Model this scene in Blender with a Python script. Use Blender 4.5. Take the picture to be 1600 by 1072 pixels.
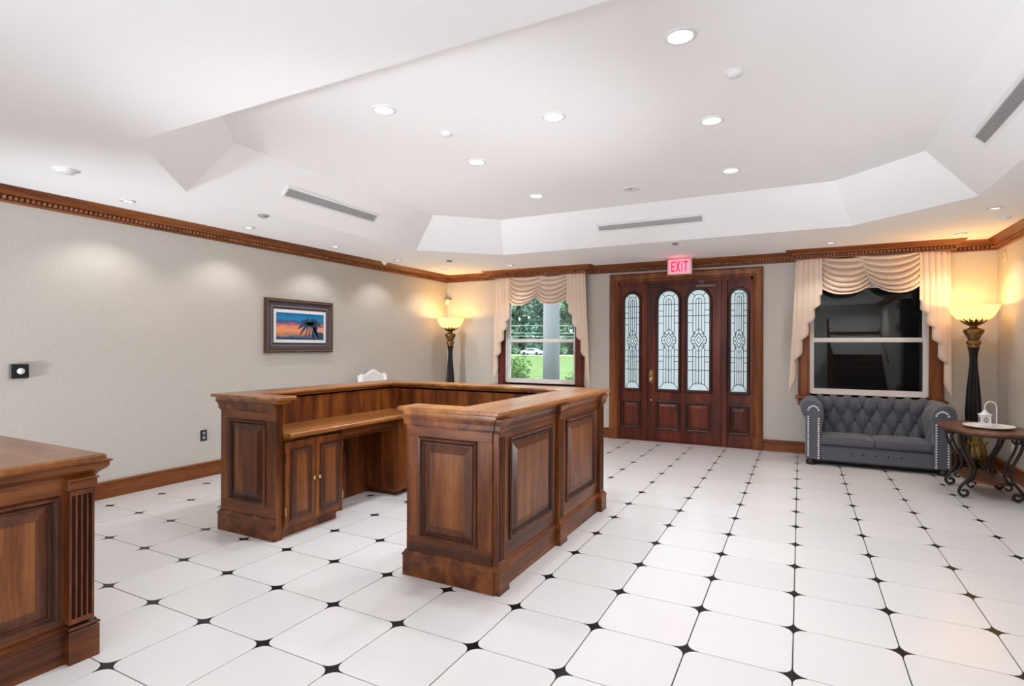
import bpy, math, random
from mathutils import Vector, Matrix
PI = math.pi
T = 0.4572            # one floor tile in metres; every length below is written in tiles
S = bpy.context.scene
COL = S.collection
for o in list(bpy.data.objects):
    bpy.data.objects.remove(o)
random.seed(7)

# ------------------------------------------------------------------ camera, sky, exposure
YAW, ROLL, FPX = -0.4811, 0.0038, 862.07
CAMP = Vector((0.055, -5.9819, 3.1658))
fw = Vector((math.sin(YAW), math.cos(YAW), 0)); rt = Vector((math.cos(YAW), -math.sin(YAW), 0)); up = Vector((0, 0, 1))
r2 = rt * math.cos(ROLL) + up * math.sin(ROLL); u2 = -rt * math.sin(ROLL) + up * math.cos(ROLL)
cd = bpy.data.cameras.new('camera'); cam = bpy.data.objects.new('camera', cd); COL.objects.link(cam)
cd.sensor_width = 36; cd.lens = 36 * FPX / 1600; cd.shift_y = (541.45 - 536) / 1600
cd.clip_start = 0.05; cd.clip_end = 500
cam.matrix_world = Matrix(((r2.x, u2.x, -fw.x, CAMP.x * T), (r2.y, u2.y, -fw.y, CAMP.y * T), (r2.z, u2.z, -fw.z, CAMP.z * T), (0, 0, 0, 1)))
S.camera = cam

w = bpy.data.worlds.new('overcast_sky'); S.world = w; w.use_nodes = True
bg = w.node_tree.nodes['Background']; bg.inputs[0].default_value = (0.86, 0.93, 1.0, 1); bg.inputs[1].default_value = 3.0
S.view_settings.view_transform = 'Standard'; S.view_settings.look = 'None'
S.view_settings.exposure = 0.24; S.view_settings.gamma = 1.0; S.view_settings.use_curve_mapping = False
cy = S.cycles
cy.max_bounces = 9; cy.diffuse_bounces = 6; cy.glossy_bounces = 4; cy.transmission_bounces = 6; cy.transparent_max_bounces = 8
cy.sample_clamp_indirect = 6.0; cy.caustics_reflective = False; cy.caustics_refractive = False
cy.use_denoising = True

def light(name, kind, loc, power, color=(1, 1, 1), size=0.1, rot=(0, 0, 0), parent=None, cone=None, blend=0.5, spread=None):
    d = bpy.data.lights.new(name, kind); d.energy = power; d.color = color
    if kind == 'AREA':
        d.shape = 'DISK'; d.size = size
        if spread: d.spread = spread
    elif kind == 'SUN':
        d.angle = size
    else:
        d.shadow_soft_size = size
    if kind == 'SPOT':
        d.spot_size = cone; d.spot_blend = blend
    o = bpy.data.objects.new(name, d); COL.objects.link(o)
    p = Vector(loc) * T
    if parent: o.parent = parent; p = p - parent.location
    o.location = p; o.rotation_euler = rot
    return o
light('sun_through_cloud', 'SUN', (0, 0, 30), 2.6, (1, 0.97, 0.92), math.radians(20), (math.radians(42), 0, math.radians(-20)))
P_CAN, P_SMALL, P_LAMP, P_BOUNCE, P_TRAY = 11.3, 15.0, 13.0, 75.0, 1.0
# unseen fill lights added behind the camera to brighten the ceiling
FILLC = (0.93, 0.985, 1.06)
def aim(a, b): return (Vector(b) - Vector(a)).to_track_quat('-Z', 'Y').to_euler()
light('added_bounce_fill', 'AREA', (-3.0, -9.2, 1.2), P_BOUNCE, FILLC, 1.2, (math.radians(180), 0, 0))
for sx, tgt, cone_, pw in ((-11, (-12, 12, 6.5), 50, 1000), (-11, (4.5, 2, 6.5), 44, 170), (-7.5, (-4.0, 8, 6.8), 40, 760), (.3, (1, 1.5, 6.5), 24, 420), (.3, (4.5, 0, 6.5), 34, 300), (.3, (3.0, 7, 6.8), 26, 500)):
    light('added_ceiling_fill', 'SPOT', (sx, -10.2, .8), pw * P_TRAY, FILLC, 0.2, aim((sx, -10.2, .8), tgt), cone=math.radians(cone_), blend=1.0)

light('added_side_fill', 'SPOT', (4.25, 4.6, .5), 290 * P_TRAY, FILLC, 0.2, aim((4.25, 4.6, .5), (-8.5, 1.0, 6.4)), cone=math.radians(50), blend=1.0)  # added fill out of view by the right wall, lifting the tray's left slopes

# ------------------------------------------------------------------ materials
def new_mat(name):
    m = bpy.data.materials.new(name); m.use_nodes = True
    nt = m.node_tree; return m, nt, nt.nodes, nt.links, nt.nodes['Principled BSDF']
def plain(name, c, rough=0.5, metal=0.0, spec=0.5, bump=0, bscale=200, var=0, vscale=6, coat=0, emit=0, ecol=None, sheen=0):
    m, nt, N, L, p = new_mat(name)
    p.inputs['Base Color'].default_value = (*c, 1); p.inputs['Roughness'].default_value = rough
    p.inputs['Metallic'].default_value = metal; p.inputs['Specular IOR Level'].default_value = spec
    if coat: p.inputs['Coat Weight'].default_value = coat; p.inputs['Coat Roughness'].default_value = 0.15
    if sheen: p.inputs['Sheen Weight'].default_value = sheen
    if emit: p.inputs['Emission Color'].default_value = (*(ecol or c), 1); p.inputs['Emission Strength'].default_value = emit
    tc = N.new('ShaderNodeTexCoord')
    if var:
        n = N.new('ShaderNodeTexNoise'); n.inputs['Scale'].default_value = vscale; n.inputs['Detail'].default_value = 4
        r = N.new('ShaderNodeValToRGB')
        r.color_ramp.elements[0].color = (*[max(0, x * (1 - var)) for x in c], 1); r.color_ramp.elements[1].color = (*[min(1, x * (1 + var)) for x in c], 1)
        r.color_ramp.elements[0].position = 0.3; r.color_ramp.elements[1].position = 0.7
        L.new(tc.outputs['Object'], n.inputs['Vector']); L.new(n.outputs['Fac'], r.inputs[0]); L.new(r.outputs[0], p.inputs['Base Color'])
    if bump:
        n2 = N.new('ShaderNodeTexNoise'); n2.inputs['Scale'].default_value = bscale; n2.inputs['Detail'].default_value = 3
        b = N.new('ShaderNodeBump'); b.inputs['Strength'].default_value = bump; b.inputs['Distance'].default_value = 0.002
        L.new(tc.outputs['Object'], n2.inputs['Vector']); L.new(n2.outputs['Fac'], b.inputs['Height']); L.new(b.outputs[0], p.inputs['Normal'])
    return m
def wood(name, dark, mid, lightc, axis, rough=0.40, coat=0.12, freq=9.0):
    m, nt, N, L, p = new_mat(name)
    tc = N.new('ShaderNodeTexCoord'); mp = N.new('ShaderNodeMapping')
    sc = [1.0, 1.0, 1.0]; sc[axis] = 0.09; mp.inputs['Scale'].default_value = sc
    L.new(tc.outputs['Object'], mp.inputs['Vector'])
    n1 = N.new('ShaderNodeTexNoise'); n1.inputs['Scale'].default_value = freq; n1.inputs['Detail'].default_value = 5; n1.inputs['Distortion'].default_value = 0.6
    n2 = N.new('ShaderNodeTexNoise'); n2.inputs['Scale'].default_value = freq * 11; n2.inputs['Detail'].default_value = 3
    L.new(mp.outputs[0], n1.inputs['Vector']); L.new(mp.outputs[0], n2.inputs['Vector'])
    mx = N.new('ShaderNodeMath'); mx.operation = 'MULTIPLY_ADD'; mx.inputs[1].default_value = 0.28
    ad = N.new('ShaderNodeMath'); ad.operation = 'MULTIPLY'; ad.inputs[1].default_value = 0.86
    L.new(n1.outputs['Fac'], ad.inputs[0]); L.new(n2.outputs['Fac'], mx.inputs[0]); L.new(ad.outputs[0], mx.inputs[2])
    r = N.new('ShaderNodeValToRGB'); e = r.color_ramp.elements
    e[0].position = 0.40; e[0].color = (*dark, 1); e[1].position = 0.74; e[1].color = (*lightc, 1)
    k = e.new(0.56); k.color = (*mid, 1)
    L.new(mx.outputs[0], r.inputs[0]); L.new(r.outputs[0], p.inputs['Base Color'])
    p.inputs['Roughness'].default_value = rough; p.inputs['Coat Weight'].default_value = coat; p.inputs['Coat Roughness'].default_value = 0.22; p.inputs['Specular IOR Level'].default_value = 0.36
    b = N.new('ShaderNodeBump'); b.inputs['Strength'].default_value = 0.12; b.inputs['Distance'].default_value = 0.001
    L.new(n2.outputs['Fac'], b.inputs['Height']); L.new(b.outputs[0], p.inputs['Normal'])
    return m
def woods(name, d, mi, l, **k):
    return [wood(name + '_' + a, d, mi, l, i, **k) for i, a in enumerate(('along_x', 'along_y', 'upright'))]
WC = woods('walnut_stain', (0.040, 0.0085, 0.0022), (0.140, 0.036, 0.0072), (0.275, 0.088, 0.018))      # counter bodies
WF = woods('walnut_field', (0.058, 0.0135, 0.0032), (0.155, 0.045, 0.0100), (0.280, 0.100, 0.025))      # raised fields
WM = woods('walnut_glazed_moulding', (0.022, 0.006, 0.004), (0.052, 0.014, 0.007), (0.090, 0.028, 0.013))
WB = woods('walnut_bevel', (0.036, 0.009, 0.004), (0.085, 0.024, 0.009), (0.150, 0.050, 0.017))
WT = woods('walnut_top', (0.150, 0.044, 0.009), (0.270, 0.094, 0.021), (0.420, 0.175, 0.045), rough=0.3, coat=0.35)
WO = woods('oak_trim', (0.105, 0.024, 0.006), (0.195, 0.052, 0.011), (0.300, 0.098, 0.024))          # crown, base, casings
WOL = woods('oak_dentil', (0.22, 0.065, 0.022), (0.34, 0.12, 0.045), (0.44, 0.18, 0.075))
WD = woods('mahogany_door', (0.048, 0.0065, 0.003), (0.105, 0.016, 0.0065), (0.180, 0.034, 0.012))
WDm = woods('mahogany_moulding', (0.022, 0.005, 0.003), (0.040, 0.009, 0.005), (0.062, 0.015, 0.008))

WHITE = plain('ceiling_paint', (0.90, 0.895, 0.897), 0.9, bump=0.05, bscale=120)
TRIMW = plain('white_metal_trim', (0.82, 0.82, 0.83), 0.4)
FRAMEW = plain('white_window_frame', (0.78, 0.74, 0.71), 0.4)
PLASTER = plain('white_plaster', (0.72, 0.71, 0.68), 0.9)
BLACKM = plain('black_plastic', (0.012, 0.012, 0.014), 0.35)
DARKGAP = plain('dark_gap', (0.02, 0.02, 0.02), 0.8)
VENTBAR = plain('vent_slat_metal', (0.60, 0.60, 0.60), 0.5)
GROUT = plain('dark_grout', (0.045, 0.042, 0.040), 0.8)
INSET = plain('black_stone', (0.006, 0.006, 0.007), 0.3, spec=0.25)
BRASS = plain('polished_brass', (0.80, 0.58, 0.26), 0.22, metal=1)
BRONZE = plain('aged_bronze', (0.26, 0.155, 0.06), 0.32, metal=0.9, var=0.5, vscale=40)
GOLD = plain('antique_gold', (0.34, 0.215, 0.075), 0.34, metal=0.85, var=0.6, vscale=50)
IRON = plain('dark_bronzed_iron', (0.017, 0.011, 0.009), 0.36, metal=0.3, spec=0.6)
LAMPBLK = plain('ridged_black_resin', (0.006, 0.004, 0.0034), 0.36, spec=0.32)
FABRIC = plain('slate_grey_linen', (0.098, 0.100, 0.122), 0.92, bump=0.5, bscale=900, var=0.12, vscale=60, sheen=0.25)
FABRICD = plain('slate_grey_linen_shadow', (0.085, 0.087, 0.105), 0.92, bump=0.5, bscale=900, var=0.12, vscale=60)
BUTTON = plain('charcoal_button', (0.03, 0.03, 0.038), 0.8)
NAIL = plain('silver_nailhead', (0.88, 0.87, 0.85), 0.25, metal=0.2)
SOFAFOOT = plain('black_wood_foot', (0.008, 0.007, 0.007), 0.4)
CURTAIN = plain('cream_sateen', (0.76, 0.60, 0.475), 0.62, spec=0.35, sheen=0.3, bump=0.06, bscale=500)
CURTLIN = CURTAIN
WHITEFAB = plain('white_leather', (0.82, 0.80, 0.80), 0.5, bump=0.1, bscale=150)
TRAY = plain('white_enamel', (0.86, 0.85, 0.84), 0.3)
CONC = plain('pale_concrete', (0.55, 0.54, 0.52), 0.9, var=0.08, vscale=3)
STUCCO = plain('grey_stucco', (0.22, 0.235, 0.25), 0.9, bump=0.3, bscale=150)
GRASS = plain('lawn_grass', (0.115, 0.19, 0.036), 0.95, var=0.35, vscale=1.2)
ASPH = plain('pale_road', (0.50, 0.50, 0.48), 0.9, var=0.05)
BARK = plain('tree_bark', (0.085, 0.065, 0.05), 0.9, var=0.4, vscale=12)
LEAFS = [plain('tree_leaf_%s' % n, c, 0.7, var=0.4, vscale=0.7) for n, c in (('blue_green', (0.20, 0.34, 0.27)), ('mid_green', (0.24, 0.37, 0.25)), ('dark_green', (0.15, 0.26, 0.20)))]
SHRUBL = plain('shrub_leaf', (0.15, 0.32, 0.055), 0.6, var=0.4, vscale=9)
CARPAINT = plain('silver_car_paint', (0.62, 0.65, 0.70), 0.25, metal=0.3, coat=0.6)
CARGLASS = plain('dark_car_glass', (0.06, 0.075, 0.09), 0.1)
RUBBER = plain('tyre_rubber', (0.02, 0.02, 0.02), 0.8)
LEAD = plain('lead_came', (0.055, 0.065, 0.075), 0.4, metal=0.3)

def tile_mat():
    m, nt, N, L, p = new_mat('white_porcelain_tile')
    tc = N.new('ShaderNodeTexCoord'); oi = N.new('ShaderNodeObjectInfo')
    r = N.new('ShaderNodeValToRGB'); r.color_ramp.elements[0].color = (0.735, 0.718, 0.705, 1); r.color_ramp.elements[1].color = (0.775, 0.757, 0.745, 1)
    L.new(oi.outputs['Random'], r.inputs[0]); L.new(r.outputs[0], p.inputs['Base Color'])
    n = N.new('ShaderNodeTexNoise'); n.inputs['Scale'].default_value = 5; n.inputs['Detail'].default_value = 2
    wv = N.new('ShaderNodeTexWave'); wv.inputs['Scale'].default_value = 60; wv.inputs['Distortion'].default_value = 1.5
    L.new(tc.outputs['Object'], n.inputs['Vector']); L.new(tc.outputs['Object'], wv.inputs['Vector'])
    mx = N.new('ShaderNodeMath'); mx.operation = 'MULTIPLY_ADD'; mx.inputs[1].default_value = 0.04
    L.new(wv.outputs['Fac'], mx.inputs[0]); L.new(n.outputs['Fac'], mx.inputs[2])
    b = N.new('ShaderNodeBump'); b.inputs['Strength'].default_value = 0.18; b.inputs['Distance'].default_value = 0.002
    L.new(mx.outputs[0], b.inputs['Height']); L.new(b.outputs[0], p.inputs['Normal'])
    p.inputs['Roughness'].default_value = 0.2; p.inputs['Specular IOR Level'].default_value = 0.32
    return m
TILE = tile_mat()
def wall_mat():
    m, nt, N, L, p = new_mat('greige_wallcovering')
    tc = N.new('ShaderNodeTexCoord'); mp = N.new('ShaderNodeMapping'); mp.inputs['Scale'].default_value = (30, 30, 3)
    L.new(tc.outputs['Object'], mp.inputs['Vector'])
    n = N.new('ShaderNodeTexNoise'); n.inputs['Scale'].default_value = 4; n.inputs['Detail'].default_value = 5
    L.new(mp.outputs[0], n.inputs['Vector'])
    r = N.new('ShaderNodeValToRGB'); r.color_ramp.elements[0].color = (0.545, 0.510, 0.462, 1); r.color_ramp.elements[1].color = (0.590, 0.555, 0.506, 1)
    r.color_ramp.elements[0].position = 0.3; r.color_ramp.elements[1].position = 0.7
    L.new(n.outputs['Fac'], r.inputs[0]); L.new(r.outputs[0], p.inputs['Base Color'])
    p.inputs['Roughness'].default_value = 0.6; p.inputs['Specular IOR Level'].default_value = 0.3
    b = N.new('ShaderNodeBump'); b.inputs['Strength'].default_value = 0.08; b.inputs['Distance'].default_value = 0.001
    L.new(n.outputs['Fac'], b.inputs['Height']); L.new(b.outputs[0], p.inputs['Normal'])
    return m
WALL = wall_mat()
def clear_glass(name, tint=(0.93, 0.97, 0.97)):
    m, nt, N, L, p = new_mat(name); N.remove(p)
    out = N['Material Output']; tr = N.new('ShaderNodeBsdfTransparent'); tr.inputs[0].default_value = (*tint, 1)
    gl = N.new('ShaderNodeBsdfGlossy'); gl.inputs['Roughness'].default_value = 0.0
    fr = N.new('ShaderNodeFresnel'); fr.inputs[0].default_value = 1.5
    mx = N.new('ShaderNodeMixShader'); L.new(fr.outputs[0], mx.inputs[0]); L.new(tr.outputs[0], mx.inputs[1]); L.new(gl.outputs[0], mx.inputs[2])
    L.new(mx.outputs[0], out.inputs['Surface']); return m
GLASS = clear_glass('clear_window_glass')
def art_glass():
    m, nt, N, L, p = new_mat('bevelled_textured_glass'); N.remove(p)
    out = N['Material Output']
    tl = N.new('ShaderNodeBsdfTranslucent'); tl.inputs[0].default_value = (0.94, 0.97, 1.0, 1)
    tr = N.new('ShaderNodeBsdfRefraction'); tr.inputs['Roughness'].default_value = 0.25; tr.inputs['IOR'].default_value = 1.12; tr.inputs[0].default_value = (0.95, 0.98, 1, 1)
    gl = N.new('ShaderNodeBsdfGlossy'); gl.inputs['Roughness'].default_value = 0.08
    a = N.new('ShaderNodeMixShader'); a.inputs[0].default_value = 0.16
    L.new(tl.outputs[0], a.inputs[1]); L.new(tr.outputs[0], a.inputs[2])
    fr = N.new('ShaderNodeFresnel'); fr.inputs[0].default_value = 1.45
    mx = N.new('ShaderNodeMixShader'); L.new(fr.outputs[0], mx.inputs[0]); L.new(a.outputs[0], mx.inputs[1]); L.new(gl.outputs[0], mx.inputs[2])
    L.new(mx.outputs[0], out.inputs['Surface'])
    tc = N.new('ShaderNodeTexCoord'); n = N.new('ShaderNodeTexNoise'); n.inputs['Scale'].default_value = 30
    b = N.new('ShaderNodeBump'); b.inputs['Strength'].default_value = 0.3; b.inputs['Distance'].default_value = 0.004
    L.new(tc.outputs['Object'], n.inputs['Vector']); L.new(n.outputs['Fac'], b.inputs['Height'])
    for q in (tr, gl): L.new(b.outputs[0], q.inputs['Normal'])
    return m
ARTGLASS = art_glass()
def emitter(name, c, s):
    m, nt, N, L, p = new_mat(name); N.remove(p)
    e = N.new('ShaderNodeEmission'); e.inputs[0].default_value = (*c, 1); e.inputs[1].default_value = s
    L.new(e.outputs[0], N['Material Output'].inputs['Surface']); return m
LENS = emitter('lit_lamp_lens', (1, 0.99, 0.97), 6.0)
LENSW = emitter('lit_small_lens', (1, 0.97, 0.93), 2.2)
def bowl_mat():
    m, nt, N, L, p = new_mat('amber_alabaster_glass'); N.remove(p)
    tl = N.new('ShaderNodeBsdfTranslucent'); df = N.new('ShaderNodeBsdfDiffuse'); e = N.new('ShaderNodeEmission')
    tl.inputs[0].default_value = (1.0, 0.86, 0.55, 1); df.inputs[0].default_value = (0.85, 0.72, 0.48, 1)
    e.inputs[0].default_value = (1.0, 0.62, 0.19, 1); e.inputs[1].default_value = 0.75
    a = N.new('ShaderNodeMixShader'); a.inputs[0].default_value = 0.55; L.new(tl.outputs[0], a.inputs[1]); L.new(df.outputs[0], a.inputs[2])
    s = N.new('ShaderNodeAddShader'); L.new(a.outputs[0], s.inputs[0]); L.new(e.outputs[0], s.inputs[1])
    L.new(s.outputs[0], N['Material Output'].inputs['Surface']); return m
BOWL = bowl_mat()
EXITP = plain('pink_lit_acrylic', (0.9, 0.22, 0.30), 0.3, emit=0.75, ecol=(1.0, 0.30, 0.40))
EXITR = plain('red_lit_letter', (0.75, 0.01, 0.04), 0.3, emit=0.75, ecol=(1.0, 0.012, 0.07))
EXITC = plain('clear_acrylic_edge', (0.72, 0.66, 0.68), 0.2)

# ------------------------------------------------------------------ mesh building
class MB:
    def __init__(s): s.v = []; s.f = []; s.sm = []; s.mi = []
    def add(s, vs, fs, smooth=False, mi=0):
        b = len(s.v); s.v += [tuple(x) for x in vs]
        s.f += [tuple(b + i for i in f) for f in fs]; s.sm += [smooth] * len(fs); s.mi += [mi] * len(fs); return s
    def box(s, x0, x1, y0, y1, z0, z1, c=0.0, mi=0):
        if c <= 0:
            vs = [(x, y, z) for x in (x0, x1) for y in (y0, y1) for z in (z0, z1)]
            return s.add(vs, [(0, 1, 3, 2), (4, 6, 7, 5), (0, 4, 5, 1), (2, 3, 7, 6), (0, 2, 6, 4), (1, 5, 7, 3)], False, mi)
        c = min(c, (x1 - x0) * .45, (y1 - y0) * .45, (z1 - z0) * .45)
        vs = []; idx = {}
        for ix, x in ((0, x0), (1, x1)):
            for iy, y in ((0, y0), (1, y1)):
                for iz, z in ((0, z0), (1, z1)):
                    sx, sy, sz = (1 - 2 * ix), (1 - 2 * iy), (1 - 2 * iz)
                    for a in range(3):
                        p = [x + sx * c, y + sy * c, z + sz * c]; p[a] = (x, y, z)[a]
                        idx[(ix, iy, iz, a)] = len(vs); vs.append(tuple(p))
        fs = []
        for a in range(3):
            o = [q for q in range(3) if q != a]
            for side in (0, 1):
                k = []
                for (p, q) in ((0, 0), (1, 0), (1, 1), (0, 1)):
                    t = [0, 0, 0]; t[a] = side; t[o[0]] = p; t[o[1]] = q; k.append(idx[(*t, a)])
                fs.append(tuple(k))
        for a in range(3):       # edges along axis a
            o = [q for q in range(3) if q != a]
            for p in (0, 1):
                for q in (0, 1):
                    t0 = [0, 0, 0]; t0[o[0]] = p; t0[o[1]] = q; t1 = list(t0); t1[a] = 1
                    fs.append((idx[(*t0, o[0])], idx[(*t1, o[0])], idx[(*t1, o[1])], idx[(*t0, o[1])]))
        for ix in (0, 1):
            for iy in (0, 1):
                for iz in (0, 1):
                    fs.append(tuple(idx[(ix, iy, iz, a)] for a in range(3)))
        return s.add(vs, fs, False, mi)
    def prism(s, poly, z0, z1, c=0.0, mi=0, smooth=False):
        n = len(poly); rings = [(poly, z0)]
        if c > 0:
            rings = [(offset_poly(poly, -c), z0), (poly, z0 + c), (poly, z1 - c), (offset_poly(poly, -c), z1)]
        else: rings = [(poly, z0), (poly, z1)]
        vs = [(x, y, z) for r, z in rings for x, y in r]; fs = []
        for k in range(len(rings) - 1):
            for i in range(n):
                j = (i + 1) % n; fs.append((k * n + i, k * n + j, (k + 1) * n + j, (k + 1) * n + i))
        s.add(vs, fs, smooth, mi)
        b = len(s.v) - len(vs)
        s.f += [tuple(b + i for i in reversed(range(n))), tuple(b + (len(rings) - 1) * n + i for i in range(n))]; s.sm += [False, False]; s.mi += [mi, mi]
        return s
    def lathe(s, prof, cx, cy, n=24, ridges=0, ramp=0.0, smooth=True, mi=0, caps=True, sx=1, sy=1):
        vs = []; fs = []; m = len(prof)
        for r, z in prof:
            for k in range(n):
                a = 2 * PI * k / n; q = r * (1 + (ramp * math.cos(ridges * a) if ridges else 0))
                vs.append((cx + q * math.cos(a) * sx, cy + q * math.sin(a) * sy, z))
        for i in range(m - 1):
            for k in range(n):
                k2 = (k + 1) % n; fs.append((i * n + k, i * n + k2, (i + 1) * n + k2, (i + 1) * n + k))
        if caps: fs += [tuple(reversed(range(n))), tuple((m - 1) * n + k for k in range(n))]
        return s.add(vs, fs, smooth, mi)
    def tube(s, pts, r, n=8, mi=0, closed=False, flat=1.0):
        pts = [Vector(p) for p in pts]; m = len(pts); vs = []; fs = []
        rr = r if isinstance(r, (list, tuple)) else [r] * m
        prev = None
        for i, p in enumerate(pts):
            if closed: t = pts[(i + 1) % m] - pts[i - 1]
            else: t = pts[min(i + 1, m - 1)] - pts[max(i - 1, 0)]
            t.normalize()
            if prev is None:
                ref = Vector((0, 0, 1)) if abs(t.z) < 0.9 else Vector((0, 1, 0))
                u = t.cross(ref).normalized()
            else:
                u = (prev - t * prev.dot(t)); u = u.normalized() if u.length > 1e-6 else prev
            prev = u; v = t.cross(u)
            for k in range(n):
                a = 2 * PI * k / n; vs.append(p + u * math.cos(a) * rr[i] + v * math.sin(a) * rr[i] * flat)
        for i in range(m if closed else m - 1):
            i2 = (i + 1) % m
            for k in range(n):
                k2 = (k + 1) % n; fs.append((i * n + k, i * n + k2, i2 * n + k2, i2 * n + k))
        if not closed: fs += [tuple(reversed(range(n))), tuple((m - 1) * n + k for k in range(n))]
        return s.add(vs, fs, True, mi)
    def grid(s, fn, nu, nv, smooth=True, mi=0, closed_u=False):
        vs = [fn(i / nu, j / nv) for j in range(nv + 1) for i in range(nu + 1)]; W = nu + 1
        return s.add(vs, [(j * W + i, j * W + i + 1, (j + 1) * W + i + 1, (j + 1) * W + i) for j in range(nv) for i in range(nu)], smooth, mi)
    def rect(s, o, u, v, n, w, h, prof, cap=True, mi=0, capmi=None, back=False):
        """nested rectangles on the plane o,u,v: prof = [(inset, height)...]"""
        o, u, v, n = Vector(o), Vector(u), Vector(v), Vector(n); vs = []; fs = []
        for i, d in prof:
            for a, b in ((i, i), (w - i, i), (w - i, h - i), (i, h - i)): vs.append(o + u * a + v * b + n * d)
        for k in range(len(prof) - 1):
            for q in range(4):
                fs.append((4 * k + q, 4 * k + (q + 1) % 4, 4 * k + 4 + (q + 1) % 4, 4 * k + 4 + q))
        s.add(vs, fs, False, mi)
        if cap:
            b = len(s.v) - 4; s.f.append((b, b + 1, b + 2, b + 3)); s.sm.append(False); s.mi.append(mi if capmi is None else capmi)
        return s
    def sweep(s, path, prof, closed=False, mi=0, smooth=False, ends=True):
        """path: 2-D points; prof: (offset to the left of travel, z)"""
        n = len(path); P = [Vector((x, y)) for x, y in path]; rings = []
        for i in range(n):
            a = P[i] - P[i - 1] if (i > 0 or closed) else None
            b = P[(i + 1) % n] - P[i] if (i < n - 1 or closed) else None
            a = a.normalized() if a else None; b = b.normalized() if b else None
            if a is None: nn = Vector((-b.y, b.x)); k = 1
            elif b is None: nn = Vector((-a.y, a.x)); k = 1
            else:
                na = Vector((-a.y, a.x)); nb = Vector((-b.y, b.x)); nn = na + nb
                nn.normalize(); k = 1 / max(0.2, nn.dot(na))
            rings.append([(P[i].x + nn.x * d * k, P[i].y + nn.y * d * k, z) for d, z in prof])
        m = len(prof); vs = [p for r in rings for p in r]; fs = []
        for i in range(n if closed else n - 1):
            i2 = (i + 1) % n
            for k in range(m - 1): fs.append((i * m + k, i2 * m + k, i2 * m + k + 1, i * m + k + 1))
        if ends and not closed: fs += [tuple(range(m)), tuple((n - 1) * m + k for k in reversed(range(m)))]
        return s.add(vs, fs, smooth, mi)
    def ball(s, c, r, n=8, m=5, mi=0, sc=(1, 1, 1)):
        prof = [(math.sin(PI * i / m), -math.cos(PI * i / m)) for i in range(m + 1)]
        vs = [(c[0] + r * p * math.cos(2 * PI * k / n) * sc[0], c[1] + r * p * math.sin(2 * PI * k / n) * sc[1], c[2] + r * z * sc[2]) for p, z in prof for k in range(n)]
        fs = [(i * n + k, i * n + (k + 1) % n, (i + 1) * n + (k + 1) % n, (i + 1) * n + k) for i in range(m) for k in range(n)]
        return s.add(vs, fs, True, mi)
def offset_poly(poly, d):
    """CCW polygon grown outward by d (mitred)"""
    n = len(poly); out = []
    for i in range(n):
        p0, p1, p2 = Vector(poly[i - 1]), Vector(poly[i]), Vector(poly[(i + 1) % n])
        a = (p1 - p0).normalized(); b = (p2 - p1).normalized()
        na = Vector((a.y, -a.x)); nb = Vector((b.y, -b.x)); nn = (na + nb)
        if nn.length < 1e-6: nn = na
        nn.normalize(); k = d / max(0.25, nn.dot(na)); out.append((p1.x + nn.x * k, p1.y + nn.y * k))
    return out
def rounded_rect(x0, x1, y0, y1, r, n=6):
    pts = []
    for cx, cyy, a0 in ((x1 - r, y0 + r, -PI / 2), (x1 - r, y1 - r, 0), (x0 + r, y1 - r, PI / 2), (x0 + r, y0 + r, PI)):
        for k in range(n + 1):
            a = a0 + PI / 2 * k / n; pts.append((cx + r * math.cos(a), cyy + r * math.sin(a)))
    return pts
def clip_poly(poly, x0, x1, y0, y1):
    for ax, val, sg in ((0, x0, 1), (0, x1, -1), (1, y0, 1), (1, y1, -1)):
        out = []
        for i in range(len(poly)):
            a, b = poly[i - 1], poly[i]; da, db = (a[ax] - val) * sg, (b[ax] - val) * sg
            if (da < 0) != (db < 0):
                t = da / (da - db); out.append((a[0] + (b[0] - a[0]) * t, a[1] + (b[1] - a[1]) * t))
            if db >= 0: out.append(b)
        poly = out
        if not poly: return []
    res = []
    for p in poly:
        if not res or (abs(p[0] - res[-1][0]) + abs(p[1] - res[-1][1])) > 1e-5: res.append(p)
    return res

def props(o, label=None, cat=None, group=None, kind=None):
    for k, v in (('label', label), ('category', cat), ('group', group), ('kind', kind)):
        if v: o[k] = v
    return o
def wloc(p):
    q = Vector((0, 0, 0))
    while p is not None: q += p.location; p = p.parent
    return q
def mesh_of(name, mb, mats, off):
    me = bpy.data.meshes.new(name)
    me.from_pydata([(x * T - off.x, y * T - off.y, z * T - off.z) for x, y, z in mb.v], [], mb.f)
    for m in (mats if isinstance(mats, (list, tuple)) else [mats]): me.materials.append(m)
    me.polygons.foreach_set('use_smooth', mb.sm); me.polygons.foreach_set('material_index', mb.mi)
    me.validate(); me.update()
    import bmesh
    bm = bmesh.new(); bm.from_mesh(me); bmesh.ops.recalc_face_normals(bm, faces=bm.faces); bm.to_mesh(me); bm.free()
    return me
def obj(name, mb, mats, parent=None, label=None, cat=None, group=None, kind=None, origin=None, solid=0, nearfix=False):
    if parent is not None: off = wloc(parent)
    elif origin is not None: off = Vector(origin) * T
    else:
        xs, ys, zs = zip(*mb.v); off = Vector(((min(xs) + max(xs)) / 2, (min(ys) + max(ys)) / 2, min(zs))) * T
    o = bpy.data.objects.new(name, mesh_of(name, mb, mats, off)); COL.objects.link(o)
    if parent is not None: o.parent = parent
    else: o.location = off
    if solid:
        s = o.modifiers.new('thickness', 'SOLIDIFY'); s.thickness = solid * T; s.offset = 0
    return props(o, label, cat, group, kind)
def thing(name, loc, label=None, cat=None, group=None, kind=None):
    o = bpy.data.objects.new(name, None); COL.objects.link(o); o.location = Vector(loc) * T; o.empty_display_size = 0.1
    return props(o, label, cat, group, kind)
def kids(o): return [c for c in bpy.data.objects if c.parent == o]
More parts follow.
